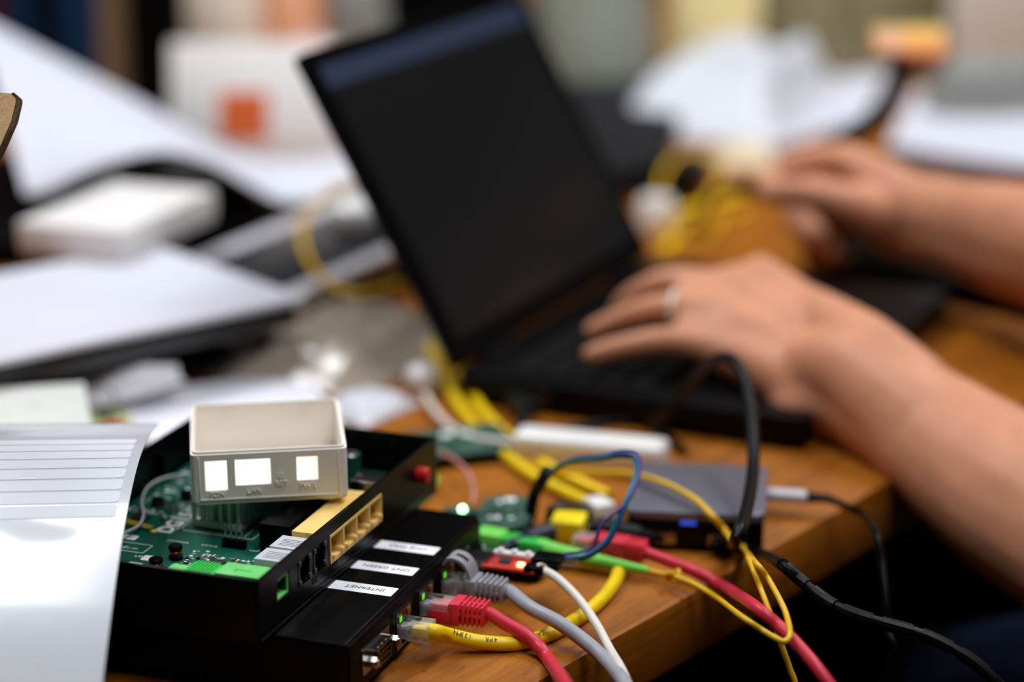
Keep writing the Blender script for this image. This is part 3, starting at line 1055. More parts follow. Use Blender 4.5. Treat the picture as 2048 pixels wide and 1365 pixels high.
# lan port block
bm = NB()
bw = 0.0600
cells = [(0.0732 + 0.0006 + k * 0.0149 + 0.0008, 0.0732 + 0.0006 + k * 0.0149 + 0.0136) for k in range(4)]
lh = []
for a, b_ in cells:
    lh.append((a - 0.0003, b_ + 0.0003, 0.0446, 0.0529))
    lh.append((a + 0.0022, b_ - 0.0022, 0.0424, 0.0447))
plate(bm, breaks(0.0735, 0.1330, lh, 0), breaks(0.0404, 0.0541, lh, 2), in_rects(lh), -0.0120, 0.0004, lambda u, v, w: rr(w, u, v))
bxr(bm, -0.0190, -0.0118, 0.0735, 0.1330, 0.0404, 0.0541, 0.0003, RM)
lan = obj('lan_port_block', bm, 'yport', ROU)
for a, b_ in cells:
    bm = NB()
    for k in range(8):
        y = (a + b_) / 2 - 0.0036 + k * 0.00103
        bxr(bm, -0.0075, -0.0060, y - 0.0002, y + 0.0002, 0.0500, 0.0504, 0, RM)
    obj('contacts', bm, 'gold', lan)
    bm = NB(); bxr(bm, -0.0112, -0.0070, a + 0.0002, b_ - 0.0002, 0.0430, 0.0527, 0, RM); obj('bay_shade', bm, 'dbrown', lan)  # dark insert paints the shade at the depth of the bay
    # guide tabs at the foot of each bay
    bm = NB()
    for yy in (a + 0.0006, b_ - 0.0024):
        bxr(bm, -0.0030, 0.0014, yy, yy + 0.0018, 0.0422, 0.0444, 0.0003, RM)
    obj('guide_tab', bm, 'yport', lan)
# phone ports
for (a, b_) in ((0.0390, 0.0530), (0.0550, 0.0695)):
    hh = [(a + 0.0022, b_ - 0.0022, 0.0450, 0.0520), (a + 0.0045, b_ - 0.0045, 0.0425, 0.0451)]
    bm = NB()
    bxr(bm, -0.0215, -0.0035, a, b_, 0.0404, 0.0533, 0.0003, RM)
    ph = obj('phone_port', bm, 'gport', ROU)
    bm = NB()
    plate(bm, breaks(a, b_, hh, 0), breaks(0.0404, 0.0533, hh, 2), in_rects(hh), -0.0036, -0.0008, lambda u, v, w: rr(w, u, v))
    bxr(bm, -0.0037, -0.0030, a, b_, 0.0404, 0.0533, 0, RM)
    obj('socket_face', bm, 'blackdeep', ph)
    bm = NB()
    for yy in (a + 0.0008, b_ - 0.0026):
        bxr(bm, -0.0006, 0.0008, yy, yy + 0.0018, 0.0424, 0.0448, 0.0003, RM)
        bxr(bm, -0.0006, 0.0008, yy, yy + 0.0018, 0.0516, 0.0538, 0.0003, RM)
        bxr(bm, -0.0006, 0.0004, yy + (0.0000 if yy < (a + b_) / 2 else 0.0012), yy + (0.0006 if yy < (a + b_) / 2 else 0.0018), 0.0424, 0.0538, 0.0, RM)
    obj('front_frame', bm, 'dport', ph)
    bm = NB()
    for k in range(5):
        y = a + 0.0028 + k * 0.0017
        bxr(bm, -0.0185, -0.0070, y - 0.00018, y + 0.00018, 0.05325, 0.05338, 0, RM)
    obj('groove', bm, 'dport', ph)
# fibre adapter
bm = NB()
hh = [(0.0192, 0.0293, 0.0445, 0.0524)]
plate(bm, breaks(0.0175, 0.0310, hh, 0), breaks(0.0420, 0.0535, hh, 2), in_rects(hh), -0.0200, -0.0006, lambda u, v, w: rr(w, u, v))
bxr(bm, -0.0300, -0.0198, 0.0175, 0.0310, 0.0420, 0.0535, 0.0004, RM)
fa = obj('fibre_adapter', bm, 'green', ROU, label='green fibre adapter')
bm = NB(); bxr(bm, -0.0120, -0.0110, 0.0190, 0.0295, 0.0440, 0.0528, 0, RM); bxr(bm, -0.0120, -0.0012, 0.0190, 0.0194, 0.0450, 0.0528, 0, RM); bxr(bm, -0.0120, -0.0012, 0.0290, 0.0295, 0.0450, 0.0528, 0, RM); obj('shade_insert', bm, 'dgin', fa)  # dark inserts added to paint shade inside the adapter opening
bm = NB(); bxr(bm, -0.0225, -0.0150, 0.0235, 0.0240, 0.0534, 0.0537, 0, RM); bxr(bm, -0.0225, -0.0218, 0.0215, 0.0240, 0.0534, 0.0537, 0, RM); obj('moulded_mark', bm, 'green2', fa)
bm = NB(); bxr(bm, -0.0460, -0.0298, 0.0180, 0.0305, 0.0420, 0.0520, 0.0006, RM)
for k in range(7):
    bxr(bm, -0.0440 + k * 0.0016, -0.0432 + k * 0.0016, 0.0178, 0.0307, 0.0518, 0.0526, 0.0001, RM)
obj('fibre_connector', bm, 'green2', ROU, label='deep green ribbed fibre connector')
bm = NB(); bxr(bm, -0.0560, -0.0460, 0.0200, 0.0290, 0.0430, 0.0505, 0.0012, RM); tube(bm, catmull([rr(-0.055, 0.0245, 0.0465), rr(-0.075, 0.025, 0.0455), rr(-0.095, 0.033, 0.043), rr(-0.108, 0.05, 0.0425)], 6), 0.0012, 8)
obj('connector_boot', bm, 'green', ROU)
# heat sink: block of fins in both directions
bm = NB()
hx0, hx1, hy0, hy1 = -0.0830, -0.0570, 0.0980, 0.1240
bxr(bm, hx0, hx1, hy0, hy1, 0.0394, 0.0426, 0.0002, RM)
for i in range(6):
    x = hx0 + i * 0.00472
    for j in range(6):
        y = hy0 + j * 0.00480
        bxr(bm, x, x + 0.0023, y, y + 0.0018, 0.0420, 0.0560, 0.0005, RM)
    bxr(bm, x + 0.0021, min(x + 0.0049, hx1), hy0, hy0 + 0.0008, 0.0420, 0.0432, 0.0002, RM)
obj('heat_sink', bm, 'alu', ROU)
# transformer
bm = NB(); bxr(bm, -0.0390, -0.0235, 0.0805, 0.1260, ZP, 0.0530, 0.0006, RM); tr = obj('transformer', bm, 'blackdeep', ROU)
obj('lettering', text_bm('HST-2027', 0.0042, RM @ T((-0.0312, 0.104, 0.0531), R(90)), 0.00003), 'chip', tr, smooth=False)
# pin header
bm = NB(); bxr(bm, -0.0580, -0.0460, 0.0795, 0.0823, ZP, ZP + 0.0042, 0.0004, RM); ph = obj('pin_header', bm, 'blackdeep', ROU)
for k in range(4):
    bm = NB(); bxr(bm, -0.0566 + k * 0.0028, -0.0559 + k * 0.0028, 0.0805, 0.0812, ZP + 0.004, ZP + 0.0112, 0.0001, RM); obj('pin', bm, 'pins', ph)


def inductor(x, y, r, h):
    bm = NB(); lathe(bm, [(0, 0), (r, 0), (r, h * 0.26), (r * 0.74, h * 0.34), (r * 0.74, h * 0.62), (r, h * 0.72), (r, h * 0.92), (r * 0.9, h), (0, h)], 10, RM @ T((x, y, ZP)))
    c = obj('inductor', bm, 'blackdeep', ROU, ang=25)
    bm = NB(); lathe(bm, [(r * 0.75, h * 0.30), (r * 0.90, h * 0.40), (r * 0.86, h * 0.48), (r * 0.90, h * 0.56), (r * 0.75, h * 0.66)], 20, RM @ T((x, y, ZP))); obj('winding', bm, 'copper', c)


inductor(-0.0712, 0.0594, 0.0033, 0.0068)
inductor(-0.0734, 0.0445, 0.0033, 0.0055)
inductor(-0.1120, 0.1190, 0.0034, 0.0036)
inductor(-0.1040, 0.1330, 0.0030, 0.0036)


def chip(x, y, sx, sy, h, rz=0, npin=8):
    mm = RM @ T((x, y, ZP), rz)
    bm = NB(); bxr(bm, -sx / 2, sx / 2, -sy / 2, sy / 2, 0.0002, h, 0.0002, mm); c = obj('chip', bm, 'chip', ROU)
    bm = NB()
    for k in range(npin):
        xx = -sx / 2 + (k + 0.5) * sx / npin
        for sg in (-1, 1):
            bxr(bm, xx - sx / npin * 0.22, xx + sx / npin * 0.22, sg * sy / 2 - 0.0009, sg * sy / 2 + 0.0009, 0.0, 0.0007, 0, mm)
    obj('chip_legs', bm, 'pins', c)


chip(-0.1105, 0.0985, 0.0080, 0.0060, 0.0022)
chip(-0.0500, 0.0580, 0.0075, 0.0055, 0.0020)
chip(-0.0900, 0.150, 0.014, 0.014, 0.0018, 0, 14)
chip(-0.0470, 0.140, 0.0090, 0.0060, 0.0018)
chip(-0.1030, 0.165, 0.0060, 0.0050, 0.0016)
# silver shielded usb block and tall capacitor at the far end
bm = NB(); bxr(bm, -0.0210, -0.0035, 0.1440, 0.1580, ZP, 0.0545, 0.0004, RM); obj('usb_port_block', bm, 'steel', ROU)
bm = NB(); cyl(bm, (-0.0345, 0.1760, ZP), (-0.0345, 0.1760, 0.0560), 0.0048, seg=20, mx=RM); cp = obj('capacitor', bm, 'grn', ROU)
bm = NB(); cyl(bm, (-0.0345, 0.1760, 0.0560), (-0.0345, 0.1760, 0.0565), 0.0044, 0.0040, 20, RM); obj('capacitor_top', bm, 'pins', cp)
# antenna lead
lead = [at(205, 1088, .0415), at(222, 1080, .0415), at(250, 1066, .0420), at(277, 1052, .0425), at(287, 1030, .0440), at(284, 1002, .0450), at(296, 975, .0450), at(325, 958, .0440), at(365, 951, .0430), at(420, 948, .042)]
cord('antenna_lead', lead, 0.00075, 'grey', ROU, 8, 8, label='thin pale grey antenna lead')
bm = NB(); prism(bm, [(-0.1210, 0.0890), (-0.0985, 0.0845), (-0.0975, 0.0880), (-0.1200, 0.0940)], ZP + 0.00225, ZP + 0.00232, RM); obj('sticky_tape', bm, 'tape', ROU, label='yellow see-through tape over the antenna lead')
bm = NB(); prism(bm, [(-0.0990, 0.0862), (-0.0962, 0.0855), (-0.0955, 0.0880), (-0.0983, 0.0888)], ZP + 0.0001, ZP + 0.0003, RM); obj('yellow_mark', bm, 'tapey', ROU)
# printing on the board
bmt = text_bm('DG151V', 0.0112, RM @ T((-0.0925, 0.1070, ZP + 0.00012), R(90)), 0.00006, 0.00038)
obj('board_lettering', bmt, 'silk', pcb, smooth=False)
for (x, y) in ((-0.0826, 0.0552), (-0.0855, 0.0455)):
    bm = NB(); prism(bm, rrect(x - 0.0035, x + 0.0035, y - 0.0030, y + 0.0030, 0.0009, 3), ZP + 0.00005, ZP + 0.0003, RM); obj('white_pad', bm, 'silk', pcb)
bm = NB(); prism(bm, rrect(-0.1075, -0.1005, 0.0735, 0.0785, 0.0003, 1), ZP + 0.00005, ZP + 0.0002, RM); sk = obj('white_pad', bm, 'silk', pcb)
obj('lettering', text_bm('RSF', 0.0034, RM @ T((-0.1040, 0.0760, ZP + 0.00025)), 0.00003), 'ink', sk, smooth=False)
rnd = random.Random(5)
bm = NB()
for s, x, y, sz in (('L35', -0.0885, 0.0560, .0028), ('L36', -0.0912, 0.0463, .0028), ('J12 Console', -0.0800, 0.0790, .0022), ('U7 25Q128', -0.0570, 0.0895, .0022), ('R127 R128', -0.0640, 0.0790, .0018), ('DC/DC 12V', -0.0990, 0.0640, .0022), ('C210', -0.0595, 0.0640, .0018), ('R33', -0.0520, 0.0660, .0018), ('C211', -0.0620, 0.0480, .0018), ('U12', -0.0450, 0.0500, .0018), ('ANT1', -0.1090, 0.1080, .0024), ('ANT0', -0.1160, 0.1380, .0024)):
    b2 = text_bm(s, sz, RM @ T((x, y, ZP + 0.00010)), 0.00004)
    tmp = bpy.data.meshes.new('tmp'); b2.to_mesh(tmp); b2.free(); bm.from_mesh(tmp); bpy.data.meshes.remove(tmp)
for (x, y, dx, dy) in ((-0.0890, 0.0930, 0.040, 0), (-0.0890, 0.0930, 0, 0.030), (-0.0490, 0.0930, 0, 0.036), (-0.0440, 0.0800, 0.004, 0.0), (-0.0400, 0.0800, 0, 0.030), (-0.0870, 0.0955, 0, 0.029), (-0.0540, 0.0955, 0, 0.030), (-0.105, 0.060, 0.016, 0), (-0.105, 0.070, 0.016, 0), (-0.089, 0.060, 0, 0.010)):
    bxr(bm, x, x + max(dx, 0.0004), y, y + max(dy, 0.0004), ZP + 0.00004, ZP + 0.00012, 0, RM)
for k in range(150):
    x, y = rnd.uniform(-0.121, -0.100), rnd.uniform(0.035, 0.066)
    w = rnd.choice((0.0005, 0.0009))
    bxr(bm, x, x + w, y, y + 0.0005, ZP + 0.00004, ZP + 0.00012, 0, RM)
for k in range(170):
    x, y = rnd.uniform(-0.124, -0.098), rnd.uniform(0.105, 0.185)
    if -0.118 < x < -0.106 and 0.112 < y < 0.126:
        continue
    bxr(bm, x, x + rnd.choice((0.0006, 0.0014, 0.002)), y, y + rnd.choice((0.0004, 0.0010)), ZP + 0.00004, ZP + 0.00012, 0, RM)
for k in range(90):
    x, y = rnd.uniform(-0.068, -0.030), rnd.uniform(0.034, 0.072)
    bxr(bm, x, x + rnd.choice((0.0004, 0.0012, 0.0018)), y, y + rnd.choice((0.0004, 0.0012)), ZP + 0.00004, ZP + 0.00012, 0, RM)
for k in range(40):
    x, y = rnd.uniform(-0.040, -0.010), rnd.uniform(0.150, 0.195)
    bxr(bm, x, x + rnd.choice((0.0006, 0.0018)), y, y + rnd.choice((0.0005, 0.0014)), ZP + 0.00004, ZP + 0.00012, 0, RM)
obj('silkscreen_print', bm, 'silk', pcb, smooth=False, kind='stuff')
# little surface parts
smd_me = {}
def smd(x, y, kind, rz=0.0):
    if kind not in smd_me:
        b = NB(); sx, sy, h, col = {'r': (0.0016, 0.0010, 0.0006, 0), 'c': (0.0020, 0.0013, 0.0011, 1), 'b': (0.0026, 0.0018, 0.0014, 2)}[kind]
        bxr(b, -sx * 0.34, sx * 0.34, -sy / 2, sy / 2, 0, h, 0.0001, mi=0)
        bxr(b, -sx / 2, -sx * 0.33, -sy / 2, sy / 2, 0, h, 0.0001, mi=1); bxr(b, sx * 0.33, sx / 2, -sy / 2, sy / 2, 0, h, 0.0001, mi=1)
        me = bpy.data.meshes.new('surface_component'); b.to_mesh(me); b.free()
        me.materials.append(MT['chip'] if kind != 'c' else smd_brown); me.materials.append(MT['pins'])
        smd_me[kind] = me
    link_mesh('surface_component', smd_me[kind], ROU, RM @ T((x, y, ZP), rz))
smd_brown = M('ceramic_brown', (150, 112, 74), 0.5, var=0.1)
for (x, y, k, rz) in [(-0.0655, 0.0605, 'b', 0), (-0.0640, 0.0560, 'b', 1.57), (-0.0608, 0.0625, 'b', 0), (-0.0600, 0.0655, 'c', 1.57), (-0.0575, 0.0660, 'c', 1.57), (-0.0555, 0.0668, 'c', 1.57), (-0.0665, 0.0520, 'c', 0), (-0.0640, 0.0505, 'r', 0),
                      (-0.0612, 0.0540, 'r', 1.57), (-0.0590, 0.0500, 'r', 0), (-0.0450, 0.0660, 'c', 0.3), (-0.0425, 0.0650, 'c', 1.57), (-0.0400, 0.0640, 'r', 0), (-0.0420, 0.0605, 'r', 1.57), (-0.0380, 0.0600, 'r', 0), (-0.0365, 0.0640, 'r', 1.57),
                      (-0.0320, 0.0500, 'c', 0), (-0.0330, 0.0460, 'r', 0), (-0.0300, 0.0470, 'r', 0), (-0.0785, 0.0585, 'r', 0), (-0.0860, 0.0925, 'c', 0.5), (-0.0880, 0.0800, 'r', 0.2), (-0.0545, 0.0470, 'r', 0), (-0.0560, 0.0500, 'c', 1.57),
                      (-0.1060, 0.1160, 'c', 0), (-0.1030, 0.1180, 'c', 0), (-0.1005, 0.1150, 'r', 0), (-0.1165, 0.1220, 'c', 0), (-0.1180, 0.1260, 'r', 1.57), (-0.1085, 0.1270, 'r', 0), (-0.1020, 0.1040, 'r', 0), (-0.1000, 0.1010, 'b', 0), (-0.0700, 0.0480, 'r', 0.0), (-0.0480, 0.0500, 'r', 1.57)]:
    smd(x, y, k, rz)

# ================================================================== OPEN WHITE SHELL ON THE ROUTER
OL, OR_ = at(385, 1012, .0568), at(697, 1004, .0555)
ov = (OR_ - OL); ow = ov.length
orz = math.atan2(ov.y, ov.x)
OM = Matrix.Translation(OL) @ Matrix.Rotation(orz, 4, 'Z') @ Matrix.Rotation(R(-0.6), 4, 'Y') @ Matrix.Rotation(R(0.6), 4, 'X')
OW, OD, OH, OT = ow, 0.0720, 0.0245, 0.0018
ONT = thing('plastic_shell', 'open white plastic device shell marked PON LAN RST PWR, perched on the open router', 'casing', OL)
# walls: front wall has openings; corners rounded by using a rounded ring for the rest
def oo(x, y, z):
    return OM @ Vector((x, y, z))
k_ = OW / 0.0705
hol = [(0.0062 * k_, 0.0162 * k_, 0.0068, 0.0215), (0.0198 * k_, 0.0358 * k_, 0.0088, 0.0215), (0.0475 * k_, 0.0572 * k_, 0.0098, 0.0215)]
bm = NB()
plate(bm, breaks(0.0030, OW - 0.0030, hol, 0), breaks(0.0012, OH, hol, 2), in_rects(hol), 0.0, OT, lambda u, v, w: oo(u, w, v))
# ring of walls, rounded corners: outer and inner outline without the front straight
out = rrect(0, OW, 0, OD, 0.0030, 5)
inn = rrect(OT, OW - OT, OT, OD - OT, 0.0018, 5)
# order starts at right-far corner; front straight lies between indices of the two near corners
nO = len(out)
def band(i, j):
    a0, a1 = out[i], out[j]; b0, b1 = inn[i], inn[j]
    q = [oo(*a0, 0.0012), oo(*a1, 0.0012), oo(*a1, OH), oo(*a0, OH), oo(*b0, 0.0012), oo(*b1, 0.0012), oo(*b1, OH), oo(*b0, OH)]
    v = [bm.verts.new(p) for p in q]
    for f in ((0, 1, 2, 3), (5, 4, 7, 6), (3, 2, 6, 7), (1, 0, 4, 5)):
        bm.faces.new([v[k] for k in f])
for i in range(nO):
    j = (i + 1) % nO
    if abs(out[i][1]) < 1e-6 and abs(out[j][1]) < 1e-6:
        continue
    band(i, j)
bmesh.ops.remove_doubles(bm, verts=bm.verts, dist=1e-6)
prism(bm, rrect(0.0004, OW - 0.0004, 0.0004, OD - 0.0004, 0.0030, 5), 0.0, 0.0016, OM)
obj('shell_wall', bm, 'white_abs', ONT)
bm = NB()   # raised inner lip round the open rim
o2, i2 = rrect(0.0011, OW - 0.0011, 0.0011, OD - 0.0011, 0.0024, 5), rrect(0.0020, OW - 0.0020, 0.0020, OD - 0.0020, 0.0018, 5)
for i in range(len(o2)):
    j = (i + 1) % len(o2)
    q = [oo(*o2[i], OH - 0.0002), oo(*o2[j], OH - 0.0002), oo(*o2[j], OH + 0.0012), oo(*o2[i], OH + 0.0012), oo(*i2[i], OH - 0.0002), oo(*i2[j], OH - 0.0002), oo(*i2[j], OH + 0.0012), oo(*i2[i], OH + 0.0012)]
    v = [bm.verts.new(p) for p in q]
    for f in ((0, 1, 2, 3), (5, 4, 7, 6), (3, 2, 6, 7), (1, 0, 4, 5)):
        bm.faces.new([v[k] for k in f])
bmesh.ops.remove_doubles(bm, verts=bm.verts, dist=1e-6)
obj('rim_lip', bm, 'white_abs', ONT)
bm = NB()   # moulded frame line round the front panel
for (x0, x1, z0, z1) in ((0.0040, OW - 0.0045, 0.0020, 0.0027), (0.0034, 0.0040, 0.0027, OH - 0.001), (OW - 0.0045, OW - 0.0039, 0.0027, OH - 0.001)):
    bxr(bm, x0, x1, -0.0005, 0.0004, z0, z1, 0.0002, OM)
obj('front_moulding', bm, 'white_abs', ONT)
for s, x, z in (('PON', 0.0112 * k_, 0.0049), ('LAN', 0.0280 * k_, 0.0058), ('RST', 0.0402 * k_, 0.0088), ('PWR', 0.0522 * k_, 0.0070)):
    mm = OM @ T((x, -0.0002, z)) @ Matrix.Rotation(R(90), 4, 'X')
    obj('raised_lettering', text_bm(s, 0.0037, mm, 0.0003), 'white_abs', ONT, smooth=False)
bm = NB(); cyl(bm, (0.0402 * k_, -0.0003, 0.0128), (0.0402 * k_, 0.0022, 0.0128), 0.0016, seg=18, mx=OM); obj('reset_button', bm, 'whitep', ONT, label='white reset button')
for x, y in ((0.008, 0.008), (OW - 0.009, 0.008), (0.008, OD - 0.008), (OW - 0.009, OD - 0.008)):
    bm = NB(); lathe(bm, [(0, -0.0016), (0.0052, -0.0016), (0.0060, -0.0008), (0.0060, 0.0002), (0, 0.0002)], 20, OM @ T((x, y, 0))); obj('foot', bm, 'white_abs', ONT)
for x in (0.016, OW - 0.020):
    bm = NB(); bxr(bm, x, x + 0.0045, OD - OT - 0.0008, OD - OT + 0.0002, OH - 0.0040, OH - 0.0018, 0.0003, OM); obj('snap_catch', bm, 'white_abs', ONT)

# ================================================================== LABEL SHEET IN FRONT
prof = catmull([Vector((0, y, z)) for y, z in ((1.130, 0.0730), (1.085, 0.0820), (1.045, 0.0850), (1.005, 0.0800), (0.970, 0.0690), (0.935, 0.0520), (0.905, 0.0330), (0.882, 0.0140), (0.868, 0.0006))], 8)
plen = [0]
for a, b_ in zip(prof, prof[1:]):
    plen.append(plen[-1] + (b_ - a).length)
SX0, SX1 = -0.420, None


def sheet_pt(x, s, off=0.0):
    s = max(0, min(plen[-1] - 1e-6, s))
    for i in range(len(prof) - 1):
        if plen[i + 1] >= s:
            f = (s - plen[i]) / (plen[i + 1] - plen[i])
            p = prof[i].lerp(prof[i + 1], f)
            d = (prof[i + 1] - prof[i]).normalized()
            n_ = Vector((0, d.z, -d.y))
            if n_.z < 0:
                n_ = -n_
            return Vector((x, p.y, p.z)) + n_ * off
def sheet_right(s):
    f = s / plen[-1]
    return -0.1735 + 0.006 * f + 0.002 * math.sin(f * 3.1)
t = thing('label_sheet', 'glossy white sheet of blank label strips arching over the near corner of the router', 'label sheet', (-0.25, 0.87, 0))
bm = NB()
grid(bm, lambda u, v: sheet_pt(SX0 + (sheet_right(v * plen[-1]) - SX0) * u + 0, v * plen[-1] + (0.010 * (1 - u) if v < 0.99 else 0)), 10, 60, 0.00025)
obj('backing', bm, 'backing', t, ang=80)
s_c = plen[16]      # the crest
for k in range(8):
    s0 = s_c - 0.030 + k * 0.0108
    bm = NB()
    x1s = sheet_right(s0) - 0.0045
    poly = rrect(-0.40, x1s, s0, s0 + 0.0092, 0.0018, 4)
    cen = bm.verts.new(sheet_pt((-0.40 + x1s) / 2, s0 + 0.0046, 0.0003))
    tp = [bm.verts.new(sheet_pt(x, y + 0.010 * ((sheet_right(y) - x) / 0.25), 0.00022)) for x, y in poly]
    bt = [bm.verts.new(sheet_pt(x, y + 0.010 * ((sheet_right(y) - x) / 0.25), -0.0001)) for x, y in poly]
    cen.co = sheet_pt((-0.40 + x1s) / 2, s0 + 0.0046 + 0.005, 0.00022)
    for i in range(len(tp)):
        j = (i + 1) % len(tp)
        bm.faces.new((tp[i], tp[j], bt[j], bt[i])); bm.faces.new((cen, tp[i], tp[j]))
    obj('label_strip', bm, 'sticker', t, ang=80)

# ================================================================== CARDBOARD BOX AT THE LEFT (only a flap corner in view)
t = thing('cardboard_box', 'brown cardboard box with worn flap corner poking in above the white sheet', 'box', (-0.445, 1.24, 0))
CM = T((-0.445, 1.240, 0), R(4))
bm = NB()
for (x0, x1, y0, y1) in ((-0.09, 0.09, -0.09, -0.087), (-0.09, 0.09, 0.087, 0.09), (-0.09, -0.087, -0.09, 0.09), (0.087, 0.09, -0.09, 0.09)):
    bxr(bm, x0, x1, y0, y1, 0.001, 0.18, 0.0003, CM)
bxr(bm, -0.09, 0.09, -0.09, 0.09, 0.0, 0.003, 0, CM)
obj('box_wall', bm, 'card', t)
fl0 = dp(14, 232, 1.06)
tip = [dp(-2, 185, 1.088), dp(20, 187, 1.085), dp(31, 197, 1.082), dp(31, 205, 1.080), dp(22, 243, 1.066), dp(2, 288, 1.056), dp(-60, 420, 1.040)]
bm = NB()
a_ = [bm.verts.new(p) for p in tip] + [bm.verts.new(Vector((-0.356, 1.150, 0.180))), bm.verts.new(Vector((-0.357, 1.165, 0.240)))]
b_ = [bm.verts.new(v.co + Vector((0.0022, 0.0045, -0.0015))) for v in a_]
bm.faces.new(a_); bm.faces.new(b_[::-1])
for i in range(len(a_)):
    j = (i + 1) % len(a_)
    f = bm.faces.new((a_[i], a_[j], b_[j], b_[i])); f.material_index = 1
obj('flap', bm, ['card', 'carde'], t)
bm = NB()
edge_p = [tip[i] + Vector((0.0008, 0.002, -0.0006)) for i in range(1, 7)]
tube(bm, catmull(edge_p, 6), 0.0009, 6); obj('torn_edge', bm, 'carde', t)

# ================================================================== GREY MINI BOX
b0, b1, b2_, b3 = at(1250, 1022, .021), at(1530, 1034, .021), at(1545, 930, .021), at(1252, 922, .021)
ux = (b1 - b0); bwid = ux.length; brz = math.atan2(ux.y, ux.x)
bdep = ((b2_ - b1).length + (b3 - b0).length) / 2 * 0.97
BM_ = T((b0.x, b0.y, 0), brz)
MB_ = thing('mini_box', 'small flat box with grey metal top and black sides near the table edge', 'electronic device', b0)
bm = NB(); prism(bm, rrect(0.0006, bwid - 0.0006, 0.0006, bdep - 0.0006, 0.006), 0.0, 0.0175, BM_, 0.0008); obj('body', bm, 'black', MB_)
bm = NB(); prism(bm, rrect(0, bwid, 0, bdep, 0.0065), 0.0168, 0.0215, BM_, 0.001); obj('top_cover', bm, 'space', MB_)
bm = NB(); bxr(bm, 0.028, 0.036, -0.0003, 0.002, 0.0146, 0.0166, 0.0003, BM_); obj('status_lamp', bm, 'ledb', MB_)
for (x0, x1) in ((0.012, 0.026), (0.042, 0.056)):
    bm = NB(); bxr(bm, x0, x1, -0.0003, 0.002, 0.004, 0.010, 0.0004, BM_); obj('port', bm, 'steel', MB_)
# usb-c lead on its right
c0 = at(1545, 990, .0105)
t = thing('charging_cable', 'black cable with a silver plug in the right side of the grey mini box', 'cable', c0)
c1 = at(1616, 995, .0105)
bm = NB(); dvec = (c1 - c0)
mmx = T(c0, math.atan2(dvec.y, dvec.x)); bxr(bm, -0.004, dvec.length, -0.0045, 0.0045, -0.0030, 0.0030, 0.0022, mmx, 3); obj('plug', bm, 'silver', t)
bm = NB(); cyl(bm, (dvec.length - 0.001, 0, 0), (dvec.length + 0.012, 0, 0), 0.0032, 0.0022, 12, mmx); obj('strain_relief', bm, 'rubber', t)
cord('cord', to_floor([mmx @ Vector((dvec.length + 0.010, 0, 0)), at(1690, 1012, .0095), at(1725, 1030, .0065), dp(1750, 1062, 1.10), dp(1765, 1130, 1.08), dp(1775, 1250, 1.06), dp(1790, 1500, 1.05)], 0.03, 0.02), 0.0021, 'blackdeep', t, 8, 8)
# thick black arched cable
k0 = at(1372, 782, .012)
t = thing('usb_cable', 'thick black cable arching high in front of the near hand', 'cable', k0)
cord('cord', [dp(1340, 815, 1.300), dp(1372, 780, 1.290), dp(1402, 742, 1.27), dp(1440, 716, 1.25), dp(1472, 726, 1.235), dp(1494, 772, 1.215), dp(1505, 850, 1.18), dp(1506, 940, 1.14), dp(1493, 1020, 1.09), dp(1474, 1075, 1.060), at(1462, 1090, .0075), at(1425, 1094, .006)], 0.0033, 'rubber', t, 8, 12)
bm = NB(); pA_, pB_ = dp(1340, 815, 1.300), dp(1318, 832, 1.312); tube(bm, [pA_, pB_, pB_ + (pB_ - pA_) * 0.6], 0.0046, 10); obj('plug', bm, 'black', t)

# black barrel plug and spiral wrapped lead
q0, q1 = at(1175, 1055, .012), at(1312, 1075, .0075)
t = thing('power_lead', 'black lead with fat barrel plug, snaking past the mini box and over the edge', 'cable', q0)
bm = NB(); d = (q1 - q0); tube(bm, [q0, q0 + d * 0.12, q0 + d * 0.13, q0 + d * 0.75, q0 + d * 0.76, q1], [0.004, 0.004, 0.0062, 0.0062, 0.0046, 0.003], 14); obj('barrel_plug', bm, 'rubber', t)
bk = [q1, at(1352, 1083, .0040), at(1410, 1088, .0035), at(1470, 1092, .0040), at(1522, 1106, .0050), dp(1562, 1128, 1.048), dp(1600, 1160, 1.035), dp(1650, 1200, 1.022), dp(1700, 1226, 1.012), dp(1770, 1248, 1.005), dp(1840, 1268, 1.0), dp(1905, 1298, 0.995), dp(1960, 1335, .99), dp(2010, 1390, .985)]
bkc0 = catmull(bk, 8)
bkc = catmull(to_floor(bk + [dp(2060, 1500, .98), dp(2080, 1700, .975)], 0.05, -0.03), 8)
bm = NB(); tube(bm, bkc, 0.0024, 10); kc = obj('cord', bm, 'rubber', t, ang=60)
tot = sum((b_ - a_).length for a_, b_ in zip(bkc0, bkc0[1:]))
s = tot * 0.50
while s < tot * 0.97:
    seg = [along(bkc, s + k * 0.0035)[0] for k in range(5)]
    bm = NB(); tube(bm, seg, 0.0031, 10); obj('wrap_band', bm, 'rubber', kc)
    s += 0.0185

